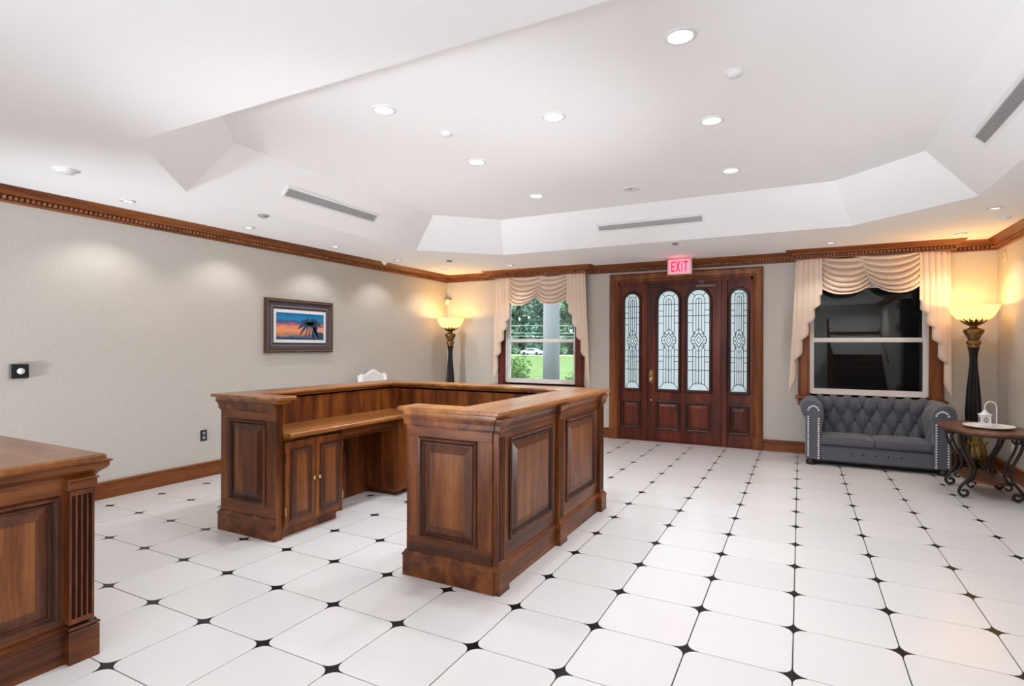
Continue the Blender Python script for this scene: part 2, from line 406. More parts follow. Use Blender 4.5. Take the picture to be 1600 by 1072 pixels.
def dup(root, loc, label=None, rotz=0.0, group=None):
    def cp(o, par):
        c = o.copy(); COL.objects.link(c)
        if par is not None: c.parent = par
        for ch in kids(o): cp(ch, c)
        return c
    r = cp(root, None); r.location = Vector(loc) * T; r.rotation_euler = (0, 0, rotz)
    if label: r['label'] = label
    if group: r['group'] = group
    return r
X, Y, Z = (1, 0, 0), (0, 1, 0), (0, 0, 1)
nX, nY = (-1, 0, 0), (0, -1, 0)

# ------------------------------------------------------------------ room shell
LX, RX, BY, FY, CZ = -12.65, 4.62, 12.65, -10.6, 6.0
def visible(x, y, z, mg=60):
    d = Vector((x, y, z)) - CAMP; q = d.dot(fw)
    if q < 0.3: return None
    px = 800 + FPX * d.dot(r2) / q; py = 541.45 - FPX * d.dot(u2) / q
    return q if (-mg < px < 1600 + mg and -mg < py < 1072 + mg) else None
fl = obj('floor', MB().box(LX - .3, RX + .3, FY - .3, BY + .1, -0.2, -0.012), GROUT, kind='structure', origin=(0, 0, 0))
GAP, RAD = 0.006, 0.13
def tile_mb(i, j, clip=None):
    p = rounded_rect(i + GAP, i + 1 - GAP, j + GAP, j + 1 - GAP, RAD, 6)
    if clip: p = clip_poly(p, *clip)
    return p
vis, rest = [], MB()
for i in range(-13, 5):
    for j in range(-11, 13):
        full = i > -13 and i < 4 and j > -11 and j < 12
        q = visible(i + .5, j + .5, 0, 90)
        d = (i + .5 - CAMP.x) ** 2 + (j + .5 - CAMP.y) ** 2
        vis.append((d if q else 1e6 + d, i, j, full))
vis.sort()
shared = None
for k, (d, i, j, full) in enumerate(vis):
    poly = tile_mb(i, j, None if full else (LX, RX, FY, BY))
    if len(poly) < 3: continue
    mb = MB().prism(poly, -0.02, 0.0, 0.003)
    if k >= 290 or d >= 1e6:
        rest.v, b = rest.v, len(rest.v); rest.add(mb.v, mb.f); continue
    if full and shared is not None:
        o = bpy.data.objects.new('floor_tile', shared[0]); COL.objects.link(o); o.parent = fl
        o.location = Vector((i - shared[1], j - shared[2], 0)) * T
    else:
        o = obj('floor_tile', mb, TILE, fl)
        if full: shared = (o.data, i, j)
if rest.v: obj('outlying_tiles', rest, TILE, fl, kind='stuff')
def star_mb(i, j):
    pts = []
    for cx, cyy, a0 in ((i + RAD + .0, j + RAD, PI), (i - RAD, j + RAD, -PI / 2), (i - RAD, j - RAD, 0), (i + RAD, j - RAD, PI / 2)):
        for k in range(7):
            a = a0 + PI / 2 * (k if a0 in (PI,) else k) / 6
            pts.append((cx + (RAD - .004) * math.cos(a), cyy + (RAD - .004) * math.sin(a)))
    # order each concave arc so the outline runs once round the star
    arcs = [pts[q * 7:q * 7 + 7] for q in range(4)]
    pts = sorted([p for a in arcs for p in a], key=lambda p: math.atan2(p[1] - j, p[0] - i))
    return pts
cand = []
for i in range(-12, 5):
    for j in range(-10, 13):
        q = visible(i, j, 0, 30); d = (i - CAMP.x) ** 2 + (j - CAMP.y) ** 2
        cand.append((d if q else 1e6 + d, i, j))
cand.sort(); sh2 = None; rest = MB()
for k, (d, i, j) in enumerate(cand):
    if k >= 285 or d >= 1e6:
        mb = MB().prism(star_mb(i, j), -0.02, -0.001); rest.add(mb.v, mb.f); continue
    if sh2 is None:
        o = obj('floor_inset', MB().prism(star_mb(i, j), -0.02, -0.001), INSET, fl); sh2 = (o.data, i, j)
    else:
        o = bpy.data.objects.new('floor_inset', sh2[0]); COL.objects.link(o); o.parent = fl
        o.location = Vector((i - sh2[1], j - sh2[2], 0)) * T
if rest.v: obj('outlying_insets', rest, INSET, fl, kind='stuff')

# ceiling with the octagonal tray
OCT = [(-8.1, -1.61), (1.1, -1.61), (3.0, .26), (3.0, 7.15), (1.1, 9.05), (-8.1, 9.05), (-10.0, 7.15), (-10.0, .26)]
TZ = 6.87
cm = MB(); R = [(LX - .3, FY - .3), (RX + .3, FY - .3), (RX + .3, BY + .3), (LX - .3, BY + .3)]
up8 = offset_poly(OCT, -(TZ - CZ))
vs = [(x, y, CZ) for x, y in R] + [(x, y, CZ) for x, y in OCT] + [(x, y, TZ) for x, y in up8]
fs = [(0, 1, 5, 4), (1, 2, 7, 6), (2, 3, 9, 8), (3, 0, 11, 10), (1, 6, 5), (2, 8, 7), (3, 10, 9), (0, 4, 11)]
fs += [(4 + k, 4 + (k + 1) % 8, 12 + (k + 1) % 8, 12 + k) for k in range(8)] + [tuple(range(12, 20))]
cm.add(vs, fs); cm.box(LX - .3, RX + .3, FY - .3, BY + .3, TZ + .05, TZ + .3)
obj('ceiling', cm, WHITE, kind='structure', origin=(0, 0, 0))

wl = obj('wall_left', MB().box(LX - .4, LX, FY - .4, BY + .4, -.2, TZ + .1), WALL, kind='structure', origin=(0, 0, 0))
wr = obj('wall_right', MB().box(RX, RX + .4, FY - .4, BY + .4, -.2, TZ + .1), WALL, kind='structure', origin=(0, 0, 0))
wfm = MB()
wfm.box(LX, RX, FY - .4, FY, -.2, TZ + .1)
wf = obj('wall_front', wfm, PLASTER, kind='structure', origin=(0, 0, 0))
W1 = (-9.94, -7.09, 1.80, 5.55); W2 = (0.31, 3.17, 1.80, 5.55); DR = (-5.53, -1.24, 0.0, 5.37)
wb = MB(); BT = .45
def hole_wall(mb, x0, x1, y0, y1, z0, z1, holes):
    holes = sorted(holes); x = x0
    for a, b, c, d in holes:
        mb.box(x, a, y0, y1, z0, z1)
        if c > z0: mb.box(a, b, y0, y1, z0, c)
        mb.box(a, b, y0, y1, d, z1); x = b
    mb.box(x, x1, y0, y1, z0, z1)
hole_wall(wb, LX, RX, BY, BY + BT, -.2, TZ + .1, [W1, W2, (DR[0], DR[1], -.2, DR[3])])
obj('wall_back', wb, WALL, kind='structure', origin=(0, 0, 0))

# crown moulding and baseboards
CROWN = [(0, 5.73), (.03, 5.73), (.04, 5.755), (.05, 5.765), (.05, 5.845), (.095, 5.862), (.11, 5.885), (.13, 5.90), (.17, 5.925), (.215, 5.955), (.245, 5.968), (.26, 5.985), (.26, 6.0), (0, 6.0)]
VY = 12.20
def crown(name, path, sides):
    # path runs with the room on its left
    mb = MB().sweep(path, CROWN)
    t = obj(name, mb, WO[1] if abs(path[0][0] - path[1][0]) < 1e-6 else WO[0], kind='structure', origin=(0, 0, 0))
    d = MB()
    for a, b in zip(path[:-1], path[1:]):
        A, B = Vector(a), Vector(b); Lr = (B - A).length; u = (B - A).normalized(); n = Vector((-u.y, u.x)); k = max(1, int(Lr / .085))
        for q in range(k):
            c = A + u * ((q + .5) * Lr / k); h = .022
            P0 = [c - u * h + n * .05, c + u * h + n * .05, c + u * h + n * .098, c - u * h + n * .098]
            d.add([(p.x, p.y, z) for z in (5.785, 5.84) for p in P0], [(0, 1, 2, 3), (2, 3, 7, 6), (1, 2, 6, 5), (3, 0, 4, 7), (4, 5, 6, 7)])
    obj('dentil_recess', MB().sweep(path, [(.049, 5.768), (.0525, 5.768), (.0525, 5.843), (.049, 5.843)]), WM[0], t)  # shade between dentils painted as a dark strip; the dentils themselves lightened
    obj('dentil_row', d, WOL[2], t, kind='stuff')
    return t
crown('trim_1', [(LX, BY), (LX, FY)], None)
backpath = [(RX, BY), (3.60, BY), (3.60, VY), (-.06, VY), (-.06, BY), (-6.56, BY), (-6.56, VY), (-10.36, VY), (-10.36, BY), (LX, BY)]
tb = crown('trim_2', backpath, None)
for a, b in ((-.06, 3.60), (-10.36, -6.56)):
    obj('cornice_board', MB().box(a, b, VY, BY - .005, 5.74, 5.99), WO[0], tb)
crown('trim_3', [(RX, FY), (RX, BY)], None)
BASE = [(0, 0), (.045, 0), (.045, .235), (.06, .245), (.06, .262), (.04, .275), (.035, .315), (.048, .325), (.042, .34), (.015, .352), (0, .352)]
def baseboard(name, path):
    t = obj(name, MB().sweep(path, BASE), WO[1] if abs(path[0][0] - path[-1][0]) < 1e-6 else WO[0], kind='structure', origin=(0, 0, 0))
    d = MB()
    for a, b in zip(path[:-1], path[1:]):
        A, B = Vector(a), Vector(b); Lr = (B - A).length; u = (B - A).normalized(); n = Vector((-u.y, u.x)); k = int(Lr / .07)
        for q in range(k):
            c = A + u * ((q + .5) * Lr / k); h = .022
            P0 = [c - u * h + n * .034, c + u * (h) + n * .034, c + u * h + n * .052, c - u * h + n * .052]
            d.add([(p.x + u.x * s, p.y + u.y * s, z) for z, s in ((.278, -.01), (.312, .01)) for p in P0], [(0, 1, 2, 3), (2, 3, 7, 6), (1, 2, 6, 5), (3, 0, 4, 7), (4, 5, 6, 7)])
    if d.v: obj('rope_bead', d, WO[2], t, kind='stuff')
    return t
baseboard('baseboard_left', [(LX, BY), (LX, FY)])
bb = baseboard('baseboard_back', [(-5.8, BY), (LX, BY)])
b2 = MB().sweep([(RX, BY), (-1.0, BY)], BASE); obj('baseboard_run', b2, WO[0], bb)
d = MB()
for q in range(79):
    c = -1.0 + (q + .5) * 5.6 / 79; d.box(c - .022, c + .022, BY - .052, BY - .034, .278, .312)
obj('rope_bead', d, WO[2], bb, kind='stuff')
baseboard('baseboard_right', [(RX, FY), (RX, BY)])

# ------------------------------------------------------------------ windows
def window(name, x0, x1, z0, z1, mid, dark):
    t = thing(name, ((x0 + x1) / 2, BY, z0), kind='structure')
    # brown casing boards and stool
    for a, b in ((x0 - .30, x0), (x1, x1 + .33)):
        c = obj('casing', MB().box(a, b, BY - .07, BY + .02, z0 - .06, z1 + .2, .015), WO[2] if dark else WD[2], t)
        obj('casing_bead', MB().box(a + .06, b - .06, BY - .10, BY - .06, z0 - .05, z1 + .2, .012), WO[2] if dark else WD[2], c)
    obj('casing_head', MB().box(x0 - .30, x1 + .33, BY - .07, BY + .02, z1, z1 + .2, .015), WO[0], t)
    obj('stool', MB().box(x0 - .38, x1 + .40, BY - .26, BY + .06, z0 - .14, z0 - .055, .02), WO[0], t)
    obj('apron', MB().box(x0 - .30, x1 + .33, BY - .09, BY, z0 - .34, z0 - .14, .02), WO[0], t)
    # jamb liner
    yj = BY + .30
    obj('jamb_liner', MB().box(x0, x0 + .05, BY + .0, yj, z0, z1).box(x1 - .05, x1, BY, yj, z0, z1).box(x0, x1, BY, yj, z1 - .05, z1).box(x0, x1, BY, yj, z0 - .055, z0 + .02), FRAMEW, t)
    ff = .085
    def sash(nm, za, zb, y, botr, topr):
        fr = obj(nm, MB().box(x0 + .03, x0 + .03 + ff, y, y + .07, za, zb, .01).box(x1 - .03 - ff, x1 - .03, y, y + .07, za, zb, .01)
                 .box(x0 + .03 + ff, x1 - .03 - ff, y, y + .07, za, za + botr, .01).box(x0 + .03 + ff, x1 - .03 - ff, y, y + .07, zb - topr, zb, .01), FRAMEW, t)
        obj('window_pane', MB().box(x0 + .11, x1 - .11, y + .03, y + .04, za + botr - .01, zb - topr + .01), GLASS, fr)
        return fr
    sash('lower_sash', z0 + .02, mid + .06, BY + .07, .14, .13)
    sash('upper_sash', mid - .05, z1 - .04, BY + .15, .11, .62 if dark else .1)
    return t
window('window_1', *W1, 3.395, False)
w2t = window('window_2', *W2, 3.395, True)
# the second window is closed off behind its glass by a dark lined recess
bx = MB(); x0, x1, z0, z1 = W2
bx.box(x0 - .1, x1 + .1, BY + .62, BY + .70, z0 - .1, z1 + .1)
for a in ((x0 - .1, x0, BY + .44, BY + .62, z0 - .1, z1 + .1), (x1, x1 + .1, BY + .44, BY + .62, z0 - .1, z1 + .1), (x0, x1, BY + .44, BY + .62, z0 - .1, z0), (x0, x1, BY + .44, BY + .62, z1, z1 + .1)): bx.box(*a)
obj('dark_blanking_board', bx, plain('black_board', (0.004, 0.004, 0.004), 0.9), w2t)

# swagged curtains
def swag_mb(tx, dx0, dx1, zt, zd1, zt1, y0):
    """tx: x at the tail side; dx0->dx1 the crossing edge from top to hem"""
    def fn(u, v):
        a = Vector((tx, zt - (zt - zt1) * v ** 1.25)); b = Vector((dx0 + (dx1 - dx0) * v, zt - (zt - zd1) * v ** 1.1))
        p = a.lerp(b, u); bow = 1 - abs(2 * u - 1) ** 2.3
        env = math.sin(PI * u) ** .55
        ph = (v ** .9 * 6.5) % 1.0; rip = (math.sin(PI * ph ** 0.7)) ** .9        # plump fold, sharp valley beneath
        if v > .965: rip = 1 - (1 - rip) * .3
        sg = .06 + .85 * v * (1 - .78 * v)
        z = p.y - sg * bow - .035 * rip * env
        y = y0 - .02 - .17 * env * (.3 + .7 * v) - .20 * rip * (.25 + .75 * env)
        return (p.x, y, z)
    return MB().grid(fn, 30, 150)
def tail_mb(xo, xi, xob, zt, ztip, zin, y0, n=5, ex=0.62):
    sg = 1 if xi > xo else -1
    def fn(u, v):
        ph = 2 * PI * n * u
        hem = ztip + (zin - ztip) * (u ** ex)
        z = zt + (hem - zt) * v
        fl = (zt - z) / (zt - ztip)
        x = xo + (xi - xo) * u + (xob - xo) * fl * (1 - u) + sg * (.035 + .10 * fl) * math.sin(ph)
        y = y0 - (.045 + .05 * fl) * math.cos(ph) - .012 * u * n
        return (x, y, z)
    return MB().grid(fn, 120, 24)
def curtain(cx, mir, label):
    t = thing('swag_curtain', (cx, 12.34, 1.75), label, 'curtain')
    m = -1 if mir else 1
    X_ = lambda x: cx + m * (x - 1.79)
    zt = 5.80
    obj('tail', tail_mb(X_(-.05), X_(.62), X_(-.25), zt, 1.74, 4.70, 12.36), CURTAIN, t, solid=.006)
    obj('tail', tail_mb(X_(3.57), X_(2.90), X_(3.62), zt, 1.78, 4.46, 12.36), CURTAIN, t, solid=.006)
    obj('swag', swag_mb(X_(.56), X_(1.95), X_(1.84), zt, 4.98, 4.92, 12.46), CURTAIN, t, solid=.006)
    obj('swag', swag_mb(X_(2.95), X_(1.38), X_(1.80), zt, 4.98, 4.90, 12.38), CURTAIN, t, solid=.006)
    return t
curtain(1.79, False, 'cream swag curtain with long pleated tails on the dark window above the sofa')
curtain(-8.46, True, 'cream swag curtain with long pleated tails on the daylit window beside the doors')

# ------------------------------------------------------------------ entrance door
def arch_pts(x0, x1, z0, z1, n=14):
    r = (x1 - x0) / 2; c = (x0 + x1) / 2
    return [(x0, z0), (x1, z0)] + [(c + r * math.cos(PI * k / n), z1 - r + r * math.sin(PI * k / n)) for k in range(n + 1)]
def off2(p, d): return offset_poly(p, d)
def arch_panel(mb, x0, x1, z0, z1, holes, y0, y1):
    """board x0..x1, z0..z1 with arched holes: built as strips and fans"""
    n = 14; hs = sorted(holes)
    def bothsides(quads):
        for q in quads:
            mb.add([(x, y0, z) for x, z in q] + [(x, y1, z) for x, z in q], [tuple(range(len(q))), tuple(reversed(range(len(q), 2 * len(q))))])
    xs = x0
    for a, b, c, d in hs:
        bothsides([[(xs, z0), (a, z0), (a, z1), (xs, z1)]]); xs = b
        r = (b - a) / 2; cx = (a + b) / 2
        bothsides([[(a, z0), (b, z0), (b, c), (a, c)]])
        ap = [(cx - r * math.cos(PI * k / n), d - r + r * math.sin(PI * k / n)) for k in range(n + 1)]
        for k in range(n): bothsides([[ap[k], ap[k + 1], (ap[k + 1][0], z1), (ap[k][0], z1)]])
        loop = arch_pts(a, b, c, d)
        m = len(loop); mb.add([(x, y0, z) for x, z in loop] + [(x, y1, z) for x, z in loop], [(k, (k + 1) % m, m + (k + 1) % m, m + k) for k in range(m)])
    bothsides([[(xs, z0), (x1, z0), (x1, z1), (xs, z1)]])
    mb.add([(x, y, z) for y in (y0, y1) for x, z in ((x0, z0), (x1, z0), (x1, z1), (x0, z1))], [(0, 1, 5, 4), (1, 2, 6, 5), (2, 3, 7, 6), (3, 0, 4, 7)])
def loop_sweep(loop, prof, y):
    """closed loop in x,z swept with (outset, depth towards the room)"""
    mb = MB(); rings = [(off2(loop, d), y - h) for d, h in prof]; n = len(loop)
    vs = [(x, yy, z) for r, yy in rings for x, z in r]
    fs = [(k * n + i, k * n + (i + 1) % n, (k + 1) * n + (i + 1) % n, (k + 1) * n + i) for k in range(len(rings) - 1) for i in range(n)]
    return mb.add(vs, fs)
def came(x0, x1, z0, z1, y, parent, jewel=True):
    """lead lines of one arched light, joined"""
    mb = MB(); r = .011; w_ = x1 - x0; cx = (x0 + x1) / 2; rad = w_ / 2; za = z1 - rad
    def ln(*p): mb.tube([(q[0], y, q[1]) for q in p], r, 5)
    L_ = z1 - z0; zj = z0 + L_ * .50; jh = L_ * .115; jw = w_ * .36
    k1, k2 = w_ * .27, w_ * .13
    zb = z0 + L_ * .055
    topj, botj = zj + jh, zj - jh
    for k, zt in ((k1, za + .0), (k2, za - .02)):
        n = 8; rr = k
        arc = [(cx - rr * math.cos(PI * q / n), zt + rr * 1.1 * math.sin(PI * q / n)) for q in range(n + 1)]
        lo = zj + jh * (0.62 if k == k1 else 0.9)
        ln((cx - k, lo), *arc, (cx + k, lo))
        lo2 = zj - jh * (0.62 if k == k1 else 0.9)
        ln((cx - k, lo2), (cx - k, zb)); ln((cx + k, lo2), (cx + k, zb))
    ln((cx, topj), (cx, za + k2)); ln((cx, botj), (cx, zb))
    for a in (PI * .27, PI * .73):
        ln((cx + k1 * math.cos(a), za + k1 * 1.1 * math.sin(a)), (cx + rad * math.cos(a), za + rad * math.sin(a)))
    for fz in (.865, .745): ln((x0, z0 + L_ * fz), (x1, z0 + L_ * fz))
    for fz in (.80, .675, .40, .285):
        ln((x0, z0 + L_ * fz), (cx - k1, z0 + L_ * fz)); ln((cx + k1, z0 + L_ * fz), (x1, z0 + L_ * fz))
    for fz in (.335, .20):
        pts = [(x0, z0 + L_ * fz), (cx - k1, z0 + L_ * fz)] + [(cx - k1 + 2 * k1 * q / 12, z0 + L_ * (fz - .012 + .016 * abs(math.sin(PI * q / 4)))) for q in range(1, 12)] + [(cx + k1, z0 + L_ * fz), (x1, z0 + L_ * fz)]
        ln(*pts)
    ln((x0 + .02, z0 + .02), (cx - k1, zb)); ln((x1 - .02, z0 + .02), (cx + k1, zb))
    ln((cx - k1, zb), (cx - k2, zb + .05), (cx, zb + .06), (cx + k2, zb + .05), (cx + k1, zb))
    # jewel lattice in the middle
    def P(a, b): return (cx + jw * a, zj + jh * b)
    ln(P(0, 1), P(.55, .72), P(.95, .2), P(1, 0), P(.95, -.2), P(.55, -.72), P(0, -1), P(-.55, -.72), P(-.95, -.2), P(-1, 0), P(-.95, .2), P(-.55, .72), P(0, 1))
    for sx in (1, -1):
        ln(P(0, .62), P(sx * .35, .3), P(sx * .62, 0), P(sx * .35, -.3), P(0, -.62))
        ln(P(0, .3), P(sx * .3, 0), P(0, -.3)); ln(P(sx * .55, .72), P(sx * .3, .45), P(0, .62)); ln(P(sx * .55, -.72), P(sx * .3, -.45), P(0, -.62))
        ln(P(sx * .95, .2), P(sx * .62, .33), P(sx * .35, .3)); ln(P(sx * .95, -.2), P(sx * .62, -.33), P(sx * .35, -.3)); ln(P(sx * .62, 0), P(sx, 0))
        ln(P(sx * .62, .33), P(sx * .55, .72)); ln(P(sx * .62, -.33), P(sx * .55, -.72))
    ln(P(0, 1), P(0, .62)); ln(P(0, -1), P(0, -.62))
    for fz in (.865, .745):
        mb.ball((cx, y, z0 + L_ * fz), .022, 6, 4)
    return obj('lead_came', mb, LEAD, parent)
DY = BY + .06        # room face of the leaf
d1 = thing('door_1', ((DR[0] + DR[1]) / 2, BY, 0), kind='structure')
cs = MB()
CASP = [(-.29, 0), (-.29, .05), (-.25, .085), (-.20, .07), (-.10, .06), (-.05, .085), (-.01, .05), (0, .0)]
def casing_ring():
    mb = MB(); x0, x1, z1 = DR[0], DR[1], DR[3]; rings = []
    for d_, h in CASP:
        rings.append([(x0 + d_, .36), (x0 + d_, z1 - d_), (x1 - d_, z1 - d_), (x1 - d_, .36)])
    vs = [(x, BY - h, z) for (d_, h), r in zip(CASP, rings) for x, z in r]
    fs = [(k * 4 + i, k * 4 + i + 1, k * 4 + 5 + i, k * 4 + 4 + i) for k in range(len(CASP) - 1) for i in range(3)]
    return mb.add(vs, fs)
obj('door_casing', casing_ring(), WO[2], d1)
for a, b in ((DR[0] - .30, DR[0] + .01), (DR[1] - .01, DR[1] + .30)):
    obj('plinth_block', MB().box(a, b, BY - .11, BY, 0, .37, .02), WO[2], d1)
obj('door_frame', MB().box(DR[0], DR[0] + .07, BY - .02, BY + .4, 0, DR[3]).box(DR[1] - .07, DR[1], BY - .02, BY + .4, 0, DR[3])
    .box(DR[0], DR[1], BY - .02, BY + .4, 5.29, DR[3]).box(DR[0], DR[1], BY - .03, BY + .4, 0, .035), WD[2], d1)
for a, b in ((-4.71, -4.50), (-2.17, -1.98)):
    obj('mullion_post', MB().box(a, b, BY - .04, BY + .3, .0, 5.30, .025), WD[2], d1)
LEADP = [(.0, .012), (.03, .05), (.07, .05), (.10, .0)]
def leaf(name, x0, x1, lights, panels, parent):
    mb = MB(); arch_panel(mb, x0, x1, .035, 5.29, lights, DY, DY + .12)
    lf = obj(name, mb, WD[2], parent)
    for a, b, c, e in lights:
        loop = arch_pts(a, b, c, e)
        obj('glazing_bead', loop_sweep(loop, [(-.045, .0), (-.045, .03), (-.02, .045), (.025, .05), (.05, .02), (.05, 0)], DY), WDm[2], lf)
        g = MB(); lp = arch_pts(a + .004, b - .004, c + .004, e - .004); n = len(lp)
        g.add([(x, yy, z) for yy in (DY + .05, DY + .06) for x, z in lp], [tuple(range(n)), tuple(reversed(range(n, 2 * n)))] + [(k, (k + 1) % n, n + (k + 1) % n, n + k) for k in range(n)])
        obj('leaded_glass', g, ARTGLASS, lf)
        came(a + .04, b - .04, c + .04, e - .04, DY + .045, lf)
    for a, b, c, e in panels:
        obj('panel_moulding', MB().rect((a, DY, c), X, Z, nY, b - a, e - c, [(0, 0), (0, .045), (.03, .06), (.07, .045), (.09, .008)], cap=False), WDm[2], lf)
        obj('raised_panel', MB().rect((a + .09, DY, c + .09), X, Z, nY, b - a - .18, e - c - .18, [(0, .005), (.03, .01), (.10, .04)]), WD[2], lf)
    return lf
dl = leaf('door_leaf', -4.49, -2.18, [(-4.20, -3.46, 1.72, 5.07), (-3.25, -2.49, 1.72, 5.07)], [(-4.24, -3.44, .40, 1.37), (-3.28, -2.48, .40, 1.37)], d1)
leaf('sidelight', -5.46, -4.71, [(-5.34, -4.77, 1.72, 5.02)], [(-5.41, -4.76, .40, 1.36)], d1)
leaf('sidelight', -1.98, -1.31, [(-1.93, -1.37, 1.72, 5.02)], [(-1.96, -1.34, .40, 1.34)], d1)
hp = MB().prism([(-.075 + .0, 0)] and rounded_rect(-.075, .075, 0, .46, .07, 5), 0, .03)
hp.v = [(-4.39 + x, DY - z, 1.94 + y) for x, y, z in hp.v]
hdl = obj('lock_plate', hp, BRASS, dl)
def knob_at(mb, x, y, z, dirv, r=.055):
    dv = Vector(dirv); a = Vector((0, 0, 1)); b = dv.cross(a)
    prof = [(.5, 0), (.45, .3), (.4, .8), (.8, 1.0), (1.05, 1.35), (1.0, 1.7), (.6, 2.0), (.1, 2.08)]
    vs = []; n = 12
    for q, h in prof:
        for k in range(n):
            t = 2 * PI * k / n; vs.append(Vector((x, y, z)) + dv * h * r + (a * math.cos(t) + b * math.sin(t)) * q * r)
    fs = [(i * n + k, i * n + (k + 1) % n, (i + 1) * n + (k + 1) % n, (i + 1) * n + k) for i in range(len(prof) - 1) for k in range(n)] + [tuple((len(prof) - 1) * n + k for k in range(n))]
    return mb.add(vs, fs, True)
obj('door_knob', knob_at(MB(), -4.39, DY - .03, 2.09, (0, -1, 0), .062), BRASS, dl)
obj('deadbolt', knob_at(MB(), -4.39, DY - .03, 2.28, (0, -1, 0), .032), BRASS, dl)
obj('floor_lock', knob_at(MB(), -4.39, DY, 1.385, (0, -1, 0), .032), BRASS, dl)
clo = plain('brown_closer_metal', (0.19, 0.11, 0.09), 0.4, metal=0.4)
obj('door_closer', MB().box(-2.95, -2.31, DY - .16, DY, 5.09, 5.19, .015).box(-2.80, -2.68, DY - .14, DY, 5.19, 5.24), clo, dl)
obj('closer_arm', MB().tube([(-2.74, DY - .12, 5.22), (-2.5, DY - .3, 5.25), (-2.75, DY - .1, 5.30)], .018, 6).box(-2.86, -2.68, DY - .16, DY - .02, 5.255, 5.31), clo, dl)
obj('door_holder', MB().box(-4.42, -4.05, DY - .05, DY, 5.14, 5.19).tube([(-4.05, DY - .04, 5.19), (-3.92, DY - .06, 5.25)], .015, 6).box(-3.96, -3.84, DY - .08, DY, 5.22, 5.28), WDm[2], dl)

# exit sign
ex = thing('exit_sign', (-3.34, 12.0, 5.47), 'red lit EXIT sign hanging from the ceiling above the double glazed door', 'sign')
obj('mount_rail', MB().box(-3.80, -2.88, 11.93, 12.07, 5.955, 6.0, .01), plain('rosy_aluminium', (0.6, 0.45, 0.46), 0.4, metal=0.5), ex)
obj('clear_panel', MB().box(-3.72, -2.96, 11.985, 12.015, 5.47, 5.96, .008), EXITC, ex)
obj('lit_field', MB().box(-3.66, -3.03, 11.978, 11.985, 5.52, 5.94), EXITP, ex)
def letter(ch, x, z, w_, h, y):
    mb = MB(); s = w_ * .27
    def b(x0, x1, z0, z1): mb.box(x + x0, x + x1, y, y + .006, z + z0, z + z1)
    if ch == 'E': b(0, s, 0, h); [b(s, w_ * .95, q, q + h * .16) for q in (0, h * .42, h * .84)]
    if ch == 'I': b(w_ * .3, w_ * .3 + s, 0, h)
    if ch == 'T': b(w_ * .5 - s / 2, w_ * .5 + s / 2, 0, h * .84); b(0, w_, h * .84, h)
    if ch == 'X':
        for a, c in ((0, w_ - s), (w_ - s, 0)):
            mb.add([(x + a, y, z), (x + a + s, y, z), (x + c + s, y, z + h), (x + c, y, z + h)] + [(x + a, y + .006, z), (x + a + s, y + .006, z), (x + c + s, y + .006, z + h), (x + c, y + .006, z + h)],
                   [(0, 1, 2, 3), (7, 6, 5, 4), (0, 4, 5, 1), (1, 5, 6, 2), (2, 6, 7, 3), (3, 7, 4, 0)])
    return mb
for ch, x, w_ in (('E', -3.60, .12), ('X', -3.465, .15), ('I', -3.315, .10), ('T', -3.215, .13)):
    obj('letter', letter(ch, x, 5.56, w_, .33, 11.970), EXITR, ex)
light('exit_glow', 'POINT', (-3.34, 11.8, 5.7), 0.5, (1, .12, .18), .05, parent=ex)

# ------------------------------------------------------------------ reception counter
def pilaster(mb, o, u, n, w_, z0, z1, dep, nf):
    """fluted shaft on plane o, along u, facing n"""
    o, u, n = Vector(o), Vector(u), Vector(n); pts = []
    m_ = w_ * .10; fw_ = (w_ - 2 * m_) / (nf * 1.45 - .45)
    prof = [(0, 0), (0, dep)]
    for k in range(nf):
        a = m_ + k * fw_ * 1.45
        prof += [(a, dep), (a + fw_ * .06, dep - fw_ * .55), (a + fw_ * .5, dep - fw_ * .95), (a + fw_ * .94, dep - fw_ * .55), (a + fw_, dep)]
    prof += [(w_, dep), (w_, 0)]
    m = len(prof); e = fw_ * .6
    vs = []
    for z in (z0, z1): vs += [o + u * a + n * b + Vector((0, 0, z)) for a, b in prof]
    mb.add(vs, [(k, k + 1, m + k + 1, m + k) for k in range(m - 1)])
    mb.mi[-(m - 1):] = [1 if (2 <= k < m - 3 and (k - 2) % 5 < 4) else 0 for k in range(m - 1)]
    for z, zz in ((z0 - .05, z0), (z1, z1 + .05)):
        q = [o, o + u * w_, o + u * w_ + n * dep, o + n * dep]
        mb.add([p + Vector((0, 0, z)) for p in q] + [p + Vector((0, 0, zz)) for p in q], [(0, 1, 2, 3), (7, 6, 5, 4), (0, 4, 5, 1), (1, 5, 6, 2), (2, 6, 7, 3), (3, 7, 4, 0)])
    return mb
